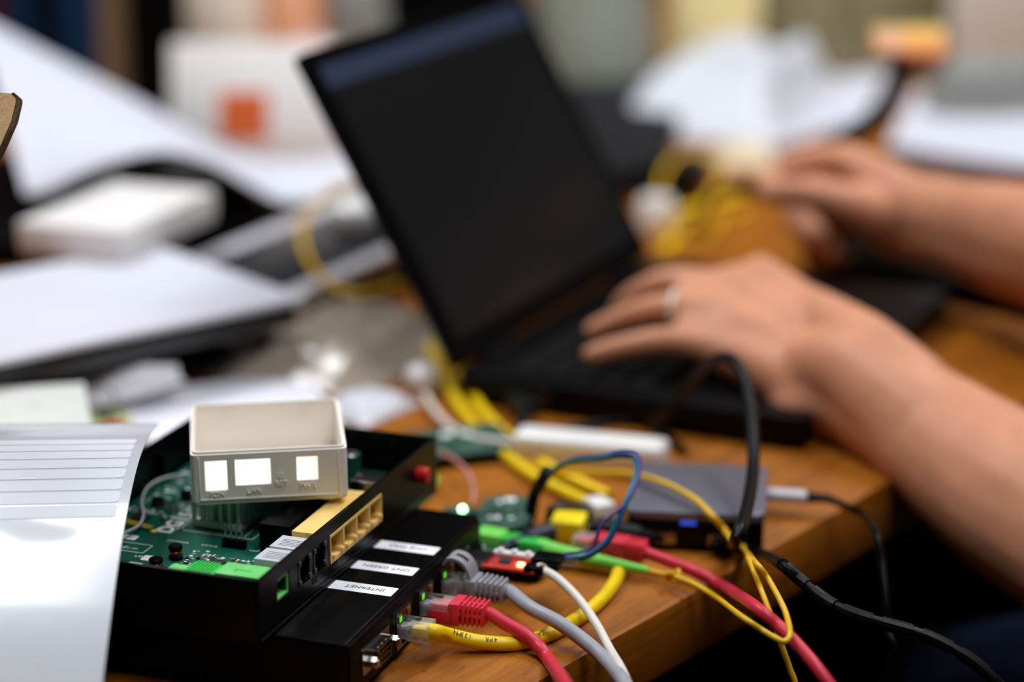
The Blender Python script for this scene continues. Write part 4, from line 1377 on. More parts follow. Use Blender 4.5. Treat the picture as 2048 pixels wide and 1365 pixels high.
# white bar, front painted cream for its shade and wood bounce
w0_, w1_ = at(1020, 872, .018), at(1325, 902, .018)
wv_ = w1_ - w0_; WMm = T((w0_.x, w0_.y, 0), math.atan2(wv_.y, wv_.x))
t = thing('charger_bar', 'long white rounded bar of plastic lying behind the mini box', 'charger', w0_)
bm = NB(); bxr(bm, 0, wv_.length, 0.0, 0.022, 0.0005, 0.0190, 0.004, WMm, 3); obj('body', bm, 'whitep', t)
bm = NB(); bxr(bm, 0.003, wv_.length - 0.004, -0.0004, 0.003, 0.003, 0.0150, 0.0003, WMm); obj('shaded_front', bm, 'cream', t)
wc0 = WMm @ Vector((0.001, 0.010, 0.010))
t = thing('charger_lead', 'thin white lead running left from the white bar to a white plug', 'cable', wc0)
cord('cord', [wc0, at(985, 882, .008), at(930, 872, .006), at(890, 845, .006), at(862, 812, .006), at(850, 790, .008)], 0.0021, 'whitec', t, 8, 8)
bm = NB(); p_ = at(846, 782, 0); lathe(bm, [(0, 0), (0.009, 0.001), (0.0115, 0.006), (0.0105, 0.013), (0.006, 0.017), (0, 0.018)], 18, T((p_.x, p_.y, 0.0))); obj('plug', bm, 'whitep', t)

# two yellow cables from behind the laptop
for k, (o, lab, path) in enumerate(((0, 'thick yellow network cable with white plug end running out from under the laptop', [(858, 690), (884, 745), (925, 822), (985, 888), (1055, 945), (1130, 985), (1185, 1010)]),
                                    (1, 'thick yellow network cable hugging the inner side of the white plugged one', [(892, 690), (918, 742), (959, 815), (1020, 878), (1090, 931), (1160, 966), (1222, 996)]))):
    p0 = at(*path[0], .004)
    t = thing('network_cable', lab, 'cable', p0, 'network cables')
    pts = [at(x, y, .0040 if k == 0 else .0040) for x, y in path]
    if k == 0:
        pts[-1] = at(1185, 1010, .007)
    else:
        pts[-1] = at(1218, 994, .0036)
    cord('cord', pts, 0.0034, 'yellow', t, 8, 10)
    if k == 0:
        e0, e1 = at(1183, 1009, .0075), at(1222, 1034, .0075)
        dv = e1 - e0
        mm = T(e0, math.atan2(dv.y, dv.x))
        bm = NB(); bxr(bm, 0, 0.016, -0.0058, 0.0058, -0.005, 0.005, 0.0012, mm); obj('plug', bm, 'whitep', t)

# usb plug (black and silver) beside the white plug
e0 = at(1110, 1024, .006); mm = T((e0.x, e0.y, 0.0), R(-14))
t = thing('usb_plug', 'black usb plug with bright metal top lying beside the yellow block', 'plug', e0)
bm = NB(); bxr(bm, -0.004, 0.020, -0.006, 0.006, 0.0, 0.0085, 0.001, mm); obj('grip', bm, 'black', t)
bm = NB(); bxr(bm, 0.000, 0.018, -0.005, 0.005, 0.0083, 0.0110, 0.0006, mm); obj('metal_top', bm, 'steel', t)
# yellow coupler block
e0 = at(1098, 1086, .0); mm = T((e0.x, e0.y, 0.0), R(-12))
t = thing('coupler', 'bright yellow plastic block between the green and red connectors', 'connector', e0)
bm = NB(); bxr(bm, 0.0, 0.017, 0.0, 0.018, 0.0, 0.0115, 0.0010, mm); obj('body', bm, 'yblock', t)
bm = NB(); bxr(bm, 0.0165, 0.0175, 0.004, 0.014, 0.002, 0.009, 0.0002, mm); obj('socket', bm, 'blackdeep', t)
bm = NB(); bxr(bm, 0.003, 0.012, 0.006, 0.0068, 0.0114, 0.0117, 0.0, mm); obj('moulded_line', bm, 'fibre', t)
# navy plug
e0, e1 = at(1022, 1090, .010), at(1100, 1066, .009)
t = thing('cable_plug', 'dark navy plug crossing over the green connector', 'plug', e0)
bm = NB(); d = e1 - e0; tube(bm, [e0, e0 + d * 0.35, e0 + d * 0.36, e1], [0.0030, 0.0034, 0.0052, 0.0052], 12); obj('body', bm, 'navyp', t)
bm = NB(); tube(bm, catmull([e0, at(995, 1105, .008), at(975, 1118, .005), at(968, 1123, .004)], 5), 0.0022, 8); obj('cord', bm, 'navyp', t)
# red network cable behind
e0, e1 = at(1150, 1083, .010), at(1290, 1108, .009)
t = thing('network_cable', 'red network cable leaving the yellow block and sagging over the table edge', 'cable', e0, 'network cables')
d = (e1 - e0); mm = T(e0, math.atan2(d.y, d.x)); LL = d.length
bm = NB(); bxr(bm, 0.0, 0.012, -0.0058, 0.0058, -0.004, 0.004, 0.0006, mm); p_ = obj('plug', bm, 'clear', t)
bm = NB(); bxr(bm, 0.0015, 0.012, -0.0040, 0.0040, -0.0025, 0.0025, 0.0006, mm); obj('jacket_end', bm, 'redb', p_)
bm = NB(); bxr(bm, 0.0105, LL - 0.010, -0.0064, 0.0064, -0.0055, 0.0052, 0.001, mm); b = obj('boot', bm, 'redb', t)
bm = NB(); cyl(bm, (LL - 0.012, 0, 0), (LL + 0.001, 0, 0), 0.0042, seg=14, mx=mm); ribs(bm, LL - 0.0095, 4, 0.0028, 0.0017, 0.0124, 0.0105, mm, 0.02); obj('strain_relief', bm, 'redb', b)
cord('cord', to_floor([mm @ Vector((LL - 0.002, 0, 0)), at(1340, 1124, .0085), at(1395, 1146, .0070), at(1450, 1176, .0060), dp(1505, 1211, 1.000), dp(1560, 1256, .985), dp(1605, 1302, .972), dp(1640, 1345, .962), dp(1675, 1400, .955), dp(1690, 1480, .95), dp(1695, 1650, .95)], 0.04, 0.05), 0.0031, 'red', t, 8, 10)
# green fibre connector with long boot
e0, e1, e2 = at(962, 1078, .008), at(1078, 1098, .008), at(1297, 1142, .006)
t = thing('fibre_connector', 'lime green fibre connector with long tapering boot lying behind the red stick', 'connector', e0)
d = e1 - e0; mm = T(e0, math.atan2(d.y, d.x))
bm = NB(); bxr(bm, -0.002, 0.013, -0.0062, 0.0062, -0.0050, 0.0052, 0.0010, mm); obj('adapter', bm, 'lime', t)
bm = NB(); bxr(bm, 0.0125, d.length + 0.004, -0.0048, 0.0048, -0.0042, 0.0042, 0.0008, mm); bxr(bm, 0.016, 0.022, -0.0052, 0.0052, -0.0046, 0.0046, 0.0006, mm); obj('body', bm, 'green2', t)
bm = NB(); d2 = e2 - e1
pts, rads = [], []
for k in range(40):
    f = k / 39
    pts.append(e1 + d2 * f)
    rads.append((0.0052 * (1 - f) + 0.0019 * f) * (1.0 if (k % 2 or k < 6) else 0.88))
tube(bm, pts, rads, 14); obj('boot', bm, 'lime', t, ang=70)
ft = thing('fibre_cable', 'knotted thin yellow fibre cable looping over the table edge from the green boot', 'cable', e2)
fp = [e2, at(1318, 1147, .0060), at(1345, 1153, .0070), at(1385, 1168, .0070), at(1430, 1194, .0080), dp(1480, 1232, .985), dp(1525, 1262, .975), dp(1558, 1281, .970), dp(1572, 1283, .970), dp(1580, 1268, .975), dp(1574, 1235, .99), dp(1562, 1205, 1.0), dp(1536, 1158, 1.018), dp(1510, 1125, 1.03), at(1486, 1104, .0015), at(1440, 1096, .0015), at(1380, 1090, .0015), at(1315, 1080, .0015)]
cord('cord', fp, 0.0014, 'fibre', ft, 8, 8)
bm = NB(); kp = at(1345, 1153, .0070)
for a0 in (0, 1):
    ringp = [kp + Vector((0.0016 * math.cos(q) + (a0 - 0.5) * 0.003, 0.0022 * math.sin(q) * (1 if a0 else -1), 0.0024 * math.sin(q + a0))) for q in [k * 2 * PI / 12 for k in range(12)]]
    tube(bm, ringp, 0.0012, 7, closed=True)
obj('knot', bm, 'fibre', ft)
ft = thing('fibre_cable', 'thin yellow fibre strand hanging straight down beyond the sagging red cable', 'cable', at(1478, 1082, .002))
cord('cord', to_floor([at(1478, 1075, .0016), at(1484, 1092, .0030), dp(1500, 1125, 1.035), dp(1522, 1180, 1.015), dp(1545, 1240, 1.0), dp(1566, 1300, .992), dp(1580, 1340, .99), dp(1592, 1380, .988), dp(1600, 1500, .985), dp(1602, 1650, .985)], 0.02, 0.06), 0.0014, 'fibre', ft, 8, 8)
ft = thing('fibre_cable', 'yellow fibre cable arching over the grey top of the mini box', 'cable', at(1100, 940, .004))
cord('cord', [at(1040, 925, .006), at(1100, 938, .010), at(1180, 946, .016), at(1262, 949, .025), at(1330, 968, .028), at(1390, 1000, .027), at(1425, 1034, .024), at(1450, 1062, .017), dp(1464, 1084, 1.065)], 0.0017, 'fibre', ft, 8, 8)

# green boards lying about
def board(name, lab, px, py, sx, sy, rz, z0=0.0, rad=0.006, mat='dgreen', group=None):
    p = at(px, py, z0)
    mm = T((p.x, p.y, z0), rz)
    t = thing(name, lab, 'circuit board', p, group)
    bm = NB(); prism(bm, rrect(-sx / 2, sx / 2, -sy / 2, sy / 2, rad), 0.0002, 0.0060, mm, 0.0012); obj('rubber_case', bm, 'blackdeep', t)
    bm = NB(); prism(bm, rrect(-sx / 2 + 0.0015, sx / 2 - 0.0015, -sy / 2 + 0.0015, sy / 2 - 0.0015, rad * 0.8), 0.0058, 0.0074, mm); b = obj('board', bm, mat, t)
    r2 = random.Random(int(px))
    for k in range(9):
        x, y = r2.uniform(-sx / 2 + 0.005, sx / 2 - 0.009), r2.uniform(-sy / 2 + 0.005, sy / 2 - 0.009)
        bm = NB(); w, l = r2.choice(((0.003, 0.002), (0.006, 0.005), (0.0025, 0.004)))
        bxr(bm, x, x + w, y, y + l, 0.0074, 0.0074 + r2.choice((0.0008, 0.0014)), 0.0002, mm); obj('component', bm, r2.choice(('chip', 'pins', 'silk')), b)
    return t, mm
board('circuit_board', 'dark green round-cornered board lying on the table beneath the red stick', 1010, 1140, 0.044, 0.030, R(-18))
gt, gmm = board('circuit_board', 'dark green round-cornered board standing behind the lime green connector', 1012, 1050, 0.030, 0.050, R(-6), 0.0, 0.012)
gt2, gmm2 = board('circuit_board', 'dark green board lying behind the far corner of the open router', 925, 905, 0.060, 0.050, R(20), 0.0, 0.002)
lp = at(925, 1022, .008)
t = thing('signal_lamp', 'tiny glowing green lamp on a green strip behind the black box', 'lamp', lp)
bm = NB(); lathe(bm, [(0, 0), (0.0016, 0), (0.0016, 0.0012), (0.0009, 0.0022), (0, 0.0025)], 12, T((lp.x, lp.y, 0.0080))); obj('glow', bm, 'ledG', t)
bm = NB(); prism(bm, rrect(-0.016, 0.016, -0.004, 0.004, 0.001), 0.0, 0.0082, T((lp.x + 0.006, lp.y, 0), R(-8))); obj('base', bm, 'dgreen', t)
g0_ = at(818, 1005, .0)
t = thing('plastic_strip', 'lime green plastic strip beside the far end of the router panel', 'strip', g0_)
bm = NB(); a_, b_ = at(822, 1003, .004), at(868, 962, .004); tube(bm, [a_, a_.lerp(b_, 0.5), b_], 0.0035, 8); obj('strip', bm, 'lime', t)
t = thing('thin_wire', 'thin pink wire bowing over the bare wood behind the router', 'wire', at(905, 930))
cord('wire', [at(880, 905, .012), at(912, 922, .016), at(938, 950, .016), at(948, 985, .010), at(944, 1010, .006)], 0.0012, 'pinkw', t, 8, 7)

# ================================================================== LAPTOP
HL, HR = at(930, 745, .02), at(1310, 515, .02)
hd = (HR - HL); LPW = hd.length; hd.normalize()
pp = Vector((hd.y, -hd.x, 0))
LRZ = math.atan2(pp.y, pp.x)
LM = T((HL.x, HL.y, 0), LRZ)                # x: from hinge to the front edge, y: along the hinge
LD = 0.214
LAP = thing('laptop', 'open black laptop seen from its left side, dark screen tilted back', 'laptop', HL)
bm = NB(); prism(bm, rrect(-0.006, LD, 0.0, LPW, 0.006), 0.004, 0.0200, LM, 0.0014); obj('base', bm, 'lapt', LAP)
for fx, fy in ((0.012, 0.02), (0.012, LPW - 0.02), (LD - 0.015, 0.02), (LD - 0.015, LPW - 0.02)):
    bm = NB(); cyl(bm, (fx, fy, 0), (fx, fy, 0.0045), 0.007, seg=14, mx=LM); obj('foot', bm, 'rubber', LAP)
bm = NB(); bxr(bm, 0.022, 0.118, 0.010, LPW - 0.010, 0.0198, 0.0204, 0.0002, LM); kb = obj('keyboard', bm, 'blackdeep', LAP)
bk_ = NB(); bxr(bk_, -0.0076, 0.0076, -0.0078, 0.0078, 0, 0.0022, 0.0010)
kme = bpy.data.meshes.new('key'); bk_.to_mesh(kme); bk_.free(); kme.materials.append(MT['key'])
pit = (LPW - 0.026) / 15
for r_ in range(5):
    for c_ in range(15):
        if r_ == 4 and 4 <= c_ <= 8:
            continue
        link_mesh('key', kme, kb, LM @ T((0.032 + r_ * 0.0187, 0.013 + pit * (c_ + 0.5), 0.0203)))
bm = NB(); bxr(bm, 0.032 + 4 * 0.0187 - 0.0076, 0.032 + 4 * 0.0187 + 0.0076, 0.013 + pit * 4 + 0.001, 0.013 + pit * 9 - 0.001, 0.0203, 0.0225, 0.001, LM); obj('space_bar', bm, 'key', kb)
bm = NB(); prism(bm, rrect(0.130, 0.196, LPW * 0.5 - 0.048, LPW * 0.5 + 0.048, 0.004), 0.0199, 0.0204, LM); obj('touch_pad', bm, 'key', LAP)
bm = NB(); bxr(bm, 0.040, 0.055, -0.0003, 0.002, 0.009, 0.015, 0.0003, LM); obj('side_port', bm, 'steel', LAP)
LEN, TILT = 0.215, R(59.8)                  # lid leans back 120 degrees from the base
LX = Vector((-math.cos(TILT), 0, math.sin(TILT)))      # up the lid
LN = Vector((math.sin(TILT), 0, math.cos(TILT)))       # out of the screen
LLM = LM @ Matrix.Translation((0, 0, 0.0195)) @ Matrix(((LX.x, 0, LN.x, 0), (0, 1, 0, 0), (LX.z, 0, LN.z, 0), (0, 0, 0, 1)))
bm = NB(); prism(bm, rrect(0.004, LEN, 0.0, LPW, 0.005), -0.0080, 0.0, LLM, 0.001); lid = obj('lid', bm, 'lapt', LAP)
bm = NB()
hb = [(0.020, LEN - 0.011, 0.010, LPW - 0.010)]
plate(bm, breaks(0.0055, LEN - 0.0015, hb, 0), breaks(0.0015, LPW - 0.0015, hb, 2), in_rects(hb), -0.0005, 0.0009, lambda u, v, w: LLM @ Vector((u, v, w)))
obj('bezel', bm, 'blackdeep', lid)
bm = NB(); bxr(bm, 0.0195, LEN - 0.026, 0.0095, LPW - 0.0095, -0.0002, 0.0002, 0, LLM); scn = obj('screen', bm, 'scr', lid)
bm = NB(); bxr(bm, LEN - 0.026, LEN - 0.0105, 0.0095, LPW - 0.0095, -0.0002, 0.0003, 0, LLM); obj('title_bar', bm, 'scrbar', scn)
for y0_ in (0.03, LPW - 0.07):
    bm = NB(); cyl(bm, (-0.002, y0_, 0.018), (-0.002, y0_ + 0.04, 0.018), 0.0055, seg=14, mx=LM); obj('hinge', bm, 'lapt', LAP)
# plug at its near side
e0 = at(1042, 800, .012)
t = thing('usb_plug', 'black plug sticking out of the near side of the laptop', 'plug', e0)
bm = NB(); mm = T((e0.x, e0.y, 0.0), R(-70)); bxr(bm, -0.014, 0.018, -0.0065, 0.0065, 0.006, 0.0145, 0.0015, mm); obj('grip', bm, 'rubber', t)
cord('cord', [mm @ Vector((0.017, 0, 0.010)), at(1040, 845, .006), at(1062, 868, .003), at(1130, 860, .003), at(1230, 845, .003), at(1290, 850, .003), at(1345, 880, .003), at(1370, 905, .003)], 0.0022, 'rubber', t, 8, 8)

# ================================================================== PERSON
def blob(bm, pts, rads, seg=12, n=4):
    """tapering limb with round ends"""
    P = [Vector(p) for p in pts]
    c = catmull(P, n) if len(P) > 2 else [P[0].lerp(P[1], k / n) for k in range(n + 1)]
    rr_ = []
    m = len(P) - 1
    for i in range(len(c)):
        f = i / (len(c) - 1) * m
        k = min(int(f), m - 1)
        rr_.append(rads[k] * (1 - (f - k)) + rads[k + 1] * (f - k))
    d0, d1 = (c[0] - c[1]).normalized(), (c[-1] - c[-2]).normalized()
    pre, prer, post, postr = [], [], [], []
    for a_ in (80, 50, 25):
        pre.append(c[0] + d0 * rr_[0] * math.sin(R(a_))); prer.append(rr_[0] * math.cos(R(a_)))
    for a_ in (25, 50, 80):
        post.append(c[-1] + d1 * rr_[-1] * math.sin(R(a_))); postr.append(rr_[-1] * math.cos(R(a_)))
    tube(bm, pre + c + post, prer + rr_ + postr, seg)


PC = Vector((0.56, 1.17, 0))                # where the person sits
bm = NB()
# near (left) hand on the keyboard
wA, wB, wC = dp(1712, 700, 1.335), dp(1664, 806, 1.325), dp(1690, 752, 1.330)
mcp = dict(p=dp(1432, 695, 1.368), r=dp(1428, 622, 1.392), m=dp(1462, 578, 1.416), i=dp(1520, 548, 1.440))
tips = dict(p=[dp(1335, 680, 1.376), dp(1245, 694, 1.381), dp(1182, 710, 1.384)],
            r=[dp(1322, 616, 1.404), dp(1240, 640, 1.414), dp(1188, 662, 1.420)],
            m=[dp(1345, 563, 1.432), dp(1275, 588, 1.446), dp(1240, 616, 1.454)],
            i=[dp(1425, 568, 1.462), dp(1365, 590, 1.474), dp(1335, 618, 1.480)])
fr_ = dict(p=(0.0098, 0.0082, 0.0074, 0.0066), r=(0.0108, 0.0092, 0.0082, 0.0072), m=(0.0110, 0.0094, 0.0084, 0.0074), i=(0.0110, 0.0092, 0.0082, 0.0072))
for k in 'prmi':
    blob(bm, [mcp[k]] + tips[k], fr_[k], 12, 5)
carp = dict(p=dp(1625, 790, 1.335), r=dp(1640, 755, 1.345), m=dp(1650, 720, 1.355), i=dp(1665, 690, 1.365))
for k, ra in (('p', (0.0205, 0.0165, 0.0125)), ('r', (0.0200, 0.0160, 0.0125)), ('m', (0.0200, 0.0160, 0.0125)), ('i', (0.0195, 0.0160, 0.0128))):
    blob(bm, [carp[k], carp[k].lerp(mcp[k], 0.5) + Vector((0, 0, 0.002)), mcp[k]], ra, 12, 4)
blob(bm, [carp['p'] + Vector((-0.008, -0.004, -0.006)), mcp['p'] + Vector((0.030, -0.004, -0.008))], (0.018, 0.012), 12, 4)      # heel of the hand
blob(bm, [carp['i'] + Vector((-0.005, 0.01, -0.01)), dp(1560, 640, 1.44) + Vector((0, 0, -0.012)), dp(1490, 620, 1.480), dp(1430, 640, 1.500)], (0.018, 0.014, 0.0105, 0.0085), 12, 4)   # thumb on the far side
blob(bm, [wA, carp['i'].lerp(carp['m'], 0.5)], (0.0225, 0.0195), 12, 4)
blob(bm, [dp(1560, 592, 1.425), dp(1640, 640, 1.380), dp(1730, 696, 1.330), dp(1830, 775, 1.29)], (0.0140, 0.0180, 0.0205, 0.021), 14, 5)
blob(bm, [carp['r'], wC, dp(1790, 815, 1.30)], (0.022, 0.026, 0.029), 14, 5)
blob(bm, [carp['m'].lerp(carp['r'], 0.5) + Vector((-0.012, -0.002, 0.002)), dp(1700, 742, 1.322), dp(1775, 795, 1.298), dp(1850, 858, 1.275)], (0.0205, 0.0265, 0.0300, 0.034), 16, 5)
blob(bm, [dp(1455, 665, 1.375), dp(1372, 652, 1.387)], (0.0125, 0.0080), 12, 3)
blob(bm, [dp(1455, 605, 1.402), dp(1372, 588, 1.415)], (0.0130, 0.0085), 12, 3)
blob(bm, [dp(1510, 570, 1.425), dp(1420, 562, 1.445)], (0.0125, 0.0085), 12, 3)
blob(bm, [wB, carp['p']], (0.0225, 0.0200), 12, 4)
elL = dp(2330, 1185, 1.10)
blob(bm, [wA.lerp(wC, 0.3), dp(1880, 862, 1.275), dp(2055, 990, 1.205), elL + Vector((0, 0, 0.004))], (0.0215, 0.033, 0.041, 0.042), 18, 5)
blob(bm, [wC, dp(1868, 876, 1.272), dp(2044, 1002, 1.202), elL], (0.0235, 0.0345, 0.0425, 0.043), 18, 5)
blob(bm, [wB.lerp(wC, 0.3), dp(1856, 890, 1.268), dp(2034, 1016, 1.198), elL + Vector((0, 0, -0.004))], (0.0215, 0.032, 0.040, 0.042), 18, 5)
shL = PC + ed * -0.185 + Vector((0.0, 0.0, 0.34)); shR = PC + ed * 0.185 + Vector((0, 0, 0.34))
blob(bm, [elL, elL.lerp(shL, 0.5) + Vector((0.015, -0.01, 0)), shL], (0.043, 0.050, 0.058), 16, 5)
# far (right) hand pinching a black plug above the laptop's far side
rw = dp(1800, 425, 1.63)
rm = dict(i=dp(1690, 318, 1.655), m=dp(1715, 335, 1.685), r=dp(1730, 372, 1.705), p=dp(1742, 410, 1.715))
blob(bm, [rm['i'], dp(1612, 322, 1.650), dp(1560, 346, 1.645), dp(1527, 368, 1.642)], (0.0115, 0.0098, 0.0088, 0.0076), 12, 5)
blob(bm, [rm['m'], dp(1620, 385, 1.690), dp(1600, 440, 1.680), dp(1635, 470, 1.665)], (0.0125, 0.0125, 0.0115, 0.0095), 12, 5)
blob(bm, [rm['r'], dp(1630, 430, 1.705), dp(1625, 485, 1.690), dp(1662, 505, 1.672)], (0.0125, 0.0120, 0.0110, 0.0092), 12, 5)
blob(bm, [rm['p'], dp(1660, 470, 1.710), dp(1660, 515, 1.695), dp(1692, 525, 1.680)], (0.0118, 0.0110, 0.0098, 0.0085), 12, 5)
blob(bm, [dp(1775, 440, 1.625), dp(1690, 405, 1.612), dp(1605, 385, 1.618), dp(1540, 388, 1.630)], (0.020, 0.0145, 0.0112, 0.0086), 12, 5)       # thumb towards the camera
for k, z_ in (('i', 0), ('m', 0), ('r', 0), ('p', 0)):
    a_ = rw + Vector((0.0, {'i': -0.004, 'm': 0.006, 'r': 0.014, 'p': 0.018}[k], {'i': 0.012, 'm': 0.008, 'r': 0.0, 'p': -0.010}[k]))
    blob(bm, [a_, a_.lerp(rm[k], 0.5), rm[k]], (0.0200, 0.0175, 0.0128), 12, 4)
elR = dp(2420, 575, 1.36)
blob(bm, [rw + Vector((0, 0, 0.006)), dp(1930, 440, 1.575), dp(2060, 472, 1.505), elR], (0.0235, 0.027, 0.033, 0.040), 16, 5)
blob(bm, [rw + Vector((0, 0.008, -0.010)), dp(1930, 475, 1.575), dp(2060, 510, 1.505), elR], (0.0225, 0.026, 0.032, 0.040), 16, 5)
blob(bm, [elR, elR.lerp(shR, 0.5), shR], (0.043, 0.050, 0.058), 16, 5)
# shoulders, chest, neck, head: outside the frame
blob(bm, [shL, PC + Vector((0.02, -0.01, 0.37)), shR], (0.058, 0.075, 0.058), 16, 4)
for o_ in (-0.075, 0.0, 0.075):
    blob(bm, [PC + ed * o_ + Vector((0.01, 0, 0.33)), PC + ed * o_ * 0.9 + Vector((0.03, -0.02, 0.10)), PC + ed * o_ + Vector((0.04, -0.03, -0.20))], (0.085, 0.095, 0.10), 16, 4)
nk = PC + Vector((0.01, 0, 0.42))
hc = PC + Vector((-0.03, 0.02, 0.60))
blob(bm, [nk, hc + Vector((0.02, -0.015, -0.05))], (0.056, 0.055), 16, 4)
blob(bm, [hc + Vector((0.01, -0.01, 0.03)), hc + Vector((-0.015, 0.01, -0.05))], (0.083, 0.064), 18, 4)
fd = (-en)
blob(bm, [hc + fd * 0.078 + Vector((0, 0, 0.01)), hc + fd * 0.092 + Vector((0, 0, -0.022))], (0.008, 0.012), 10, 3)
for sg in (-1, 1):
    blob(bm, [hc + ed * sg * 0.080 + Vector((0, 0, 0.005)), hc + ed * sg * 0.080 + Vector((0, 0, -0.03))], (0.010, 0.008), 10, 3)
# legs
kneeL, kneeR = dp(1985, 1215, 1.33), PC + ed * 0.12 - en * 0.22 + Vector((0, 0, -0.20))
kneeL = Vector((kneeL.x - 0.01, kneeL.y, -0.19))
tmpme = bpy.data.meshes.new('tmp_body')
bm.to_mesh(tmpme); bm.free()
to = bpy.data.objects.new('tmp_body', tmpme); COL.objects.link(to)
md = to.modifiers.new('r', 'REMESH'); md.mode = 'VOXEL'; md.voxel_size = 0.0026; md.use_smooth_shade = True
ms = to.modifiers.new('s', 'SMOOTH'); ms.factor = 0.6; ms.iterations = 12
bme = bpy.data.meshes.new_from_object(to.evaluated_get(bpy.context.evaluated_depsgraph_get()))
bpy.data.objects.remove(to); bpy.data.meshes.remove(tmpme)
bme.name = 'body'
PER = thing('person', 'person typing with one bare arm while the other hand holds a black plug', 'person', (PC.x, PC.y, -0.75))
bme.materials.clear(); bme.materials.append(MT['skin'])
for p_ in bme.polygons:
    p_.use_smooth = True
link_mesh('body', bme, PER)
# ring
bm = NB()
ra, rb = tips['r'][0], mcp['r']
d = (ra - rb).normalized(); c = rb.lerp(ra, 0.72)
s1 = d.orthogonal().normalized(); s2 = d.cross(s1)
tube(bm, [c + (s1 * math.cos(a_) + s2 * math.sin(a_)) * 0.0108 for a_ in [k * 2 * PI / 24 for k in range(24)]], 0.0016, 8, closed=True)
obj('finger_ring', bm, 'ring', PER, label='pale metal ring on the near hand')
# clothes
def cloth(name, chains, mat, vox=0.006):
    b = NB()
    for pts, rads in chains:
        blob(b, pts, rads, 16, 4)
    tm = bpy.data.meshes.new('tmp'); b.to_mesh(tm); b.free()
    o = bpy.data.objects.new('tmp', tm); COL.objects.link(o)
    m_ = o.modifiers.new('r', 'REMESH'); m_.mode = 'VOXEL'; m_.voxel_size = vox
    m2 = o.modifiers.new('s', 'SMOOTH'); m2.factor = 0.5; m2.iterations = 5
    me_ = bpy.data.meshes.new_from_object(o.evaluated_get(bpy.context.evaluated_depsgraph_get()))
    bpy.data.objects.remove(o); bpy.data.meshes.remove(tm)
    me_.materials.clear(); me_.materials.append(MT[mat])
    for p_ in me_.polygons:
        p_.use_smooth = True
    me_.name = name
    return link_mesh(name, me_, PER)
ch = [([PC + ed * o_ + Vector((0.01, 0, 0.34)), PC + ed * o_ * 0.9 + Vector((0.03, -0.02, 0.10)), PC + ed * o_ + Vector((0.04, -0.03, -0.21))], (0.092, 0.103, 0.112)) for o_ in (-0.085, 0.0, 0.085)]
ch += [([shL, shL.lerp(elL, 0.45)], (0.068, 0.064)), ([shR, shR.lerp(elR, 0.40)], (0.068, 0.064)), ([shL, PC + Vector((0.02, -0.01, 0.36)), shR], (0.068, 0.082, 0.068))]
cloth('t_shirt', ch, 'shirt')
hipL, hipR = PC + ed * -0.09 + Vector((0.03, -0.03, -0.22)), PC + ed * 0.09 + Vector((0.03, -0.03, -0.22))
cloth('trousers', [([hipL, kneeL, kneeL + Vector((-0.01, 0.02, -0.46))], (0.10, 0.068, 0.050)), ([hipR, kneeR, kneeR + Vector((0, 0.02, -0.46))], (0.10, 0.068, 0.050)), ([hipL, hipR], (0.115, 0.115))], 'navy')
hb_ = [([hc + Vector((0.03, -0.02, 0.055)), hc + Vector((0.055, -0.04, -0.02))], (0.080, 0.055)), ([hc + Vector((0.0, 0.0, 0.07)), hc + Vector((0.03, -0.02, 0.06))], (0.070, 0.075))]
cloth('hair', hb_, 'hair')
for sg in (-1, 1):
    bm = NB(); p_ = kneeL if sg < 0 else kneeR
    p_ = p_ + Vector((-0.01, 0.02, -0.50)); mm = T((p_.x, p_.y, -0.75), math.atan2(fd.y, fd.x)); bxr(bm, -0.08, 0.19, -0.045, 0.045, 0, 0.07, 0.02, mm, 3); obj('shoe', bm, 'black', PER)
for sg in (-1, 1):
    bm = NB(); lathe(bm, [(0, -0.011), (0.008, -0.008), (0.011, 0), (0.008, 0.008), (0, 0.011)], 12, Matrix.Translation(hc + fd * 0.074 + ed * sg * 0.031 + Vector((0, 0, 0.012)))); obj('eye', bm, 'whitep', PER)
# chair under the person
CH = thing('stool', 'black round stool under the seated person', 'stool', (PC.x + 0.05, PC.y - 0.04, -0.75))
bm = NB(); lathe(bm, [(0, -0.40), (0.17, -0.40), (0.19, -0.38), (0.19, -0.36), (0.17, -0.34), (0, -0.335)], 28, T((PC.x + 0.05, PC.y - 0.04, 0))); obj('seat', bm, 'black', CH)
for k in range(4):
    a_ = k * PI / 2 + 0.4
    bm = NB(); cyl(bm, (PC.x + 0.05 + 0.12 * math.cos(a_), PC.y - 0.04 + 0.12 * math.sin(a_), -0.40), (PC.x + 0.05 + 0.19 * math.cos(a_), PC.y - 0.04 + 0.19 * math.sin(a_), -0.75), 0.014, seg=12); obj('leg', bm, 'steel', CH)
# the plug in the far hand
e0, e1 = dp(1535, 382, 1.637), dp(1455, 372, 1.650)
t = thing('held_cable', 'black cable end pinched in the far hand', 'cable', e0)
bm = NB(); d = e1 - e0; tube(bm, [e0 - d * 0.2, e0 + d * 0.55, e0 + d * 0.56, e1], [0.0050, 0.0050, 0.0036, 0.0030], 12); obj('plug', bm, 'rubber', t)
cord('cord', [e1, dp(1428, 392, 1.66), dp(1412, 425, 1.675), at(1405, 452, .003), at(1380, 462, .003)], 0.0026, 'rubber', t, 8, 8)

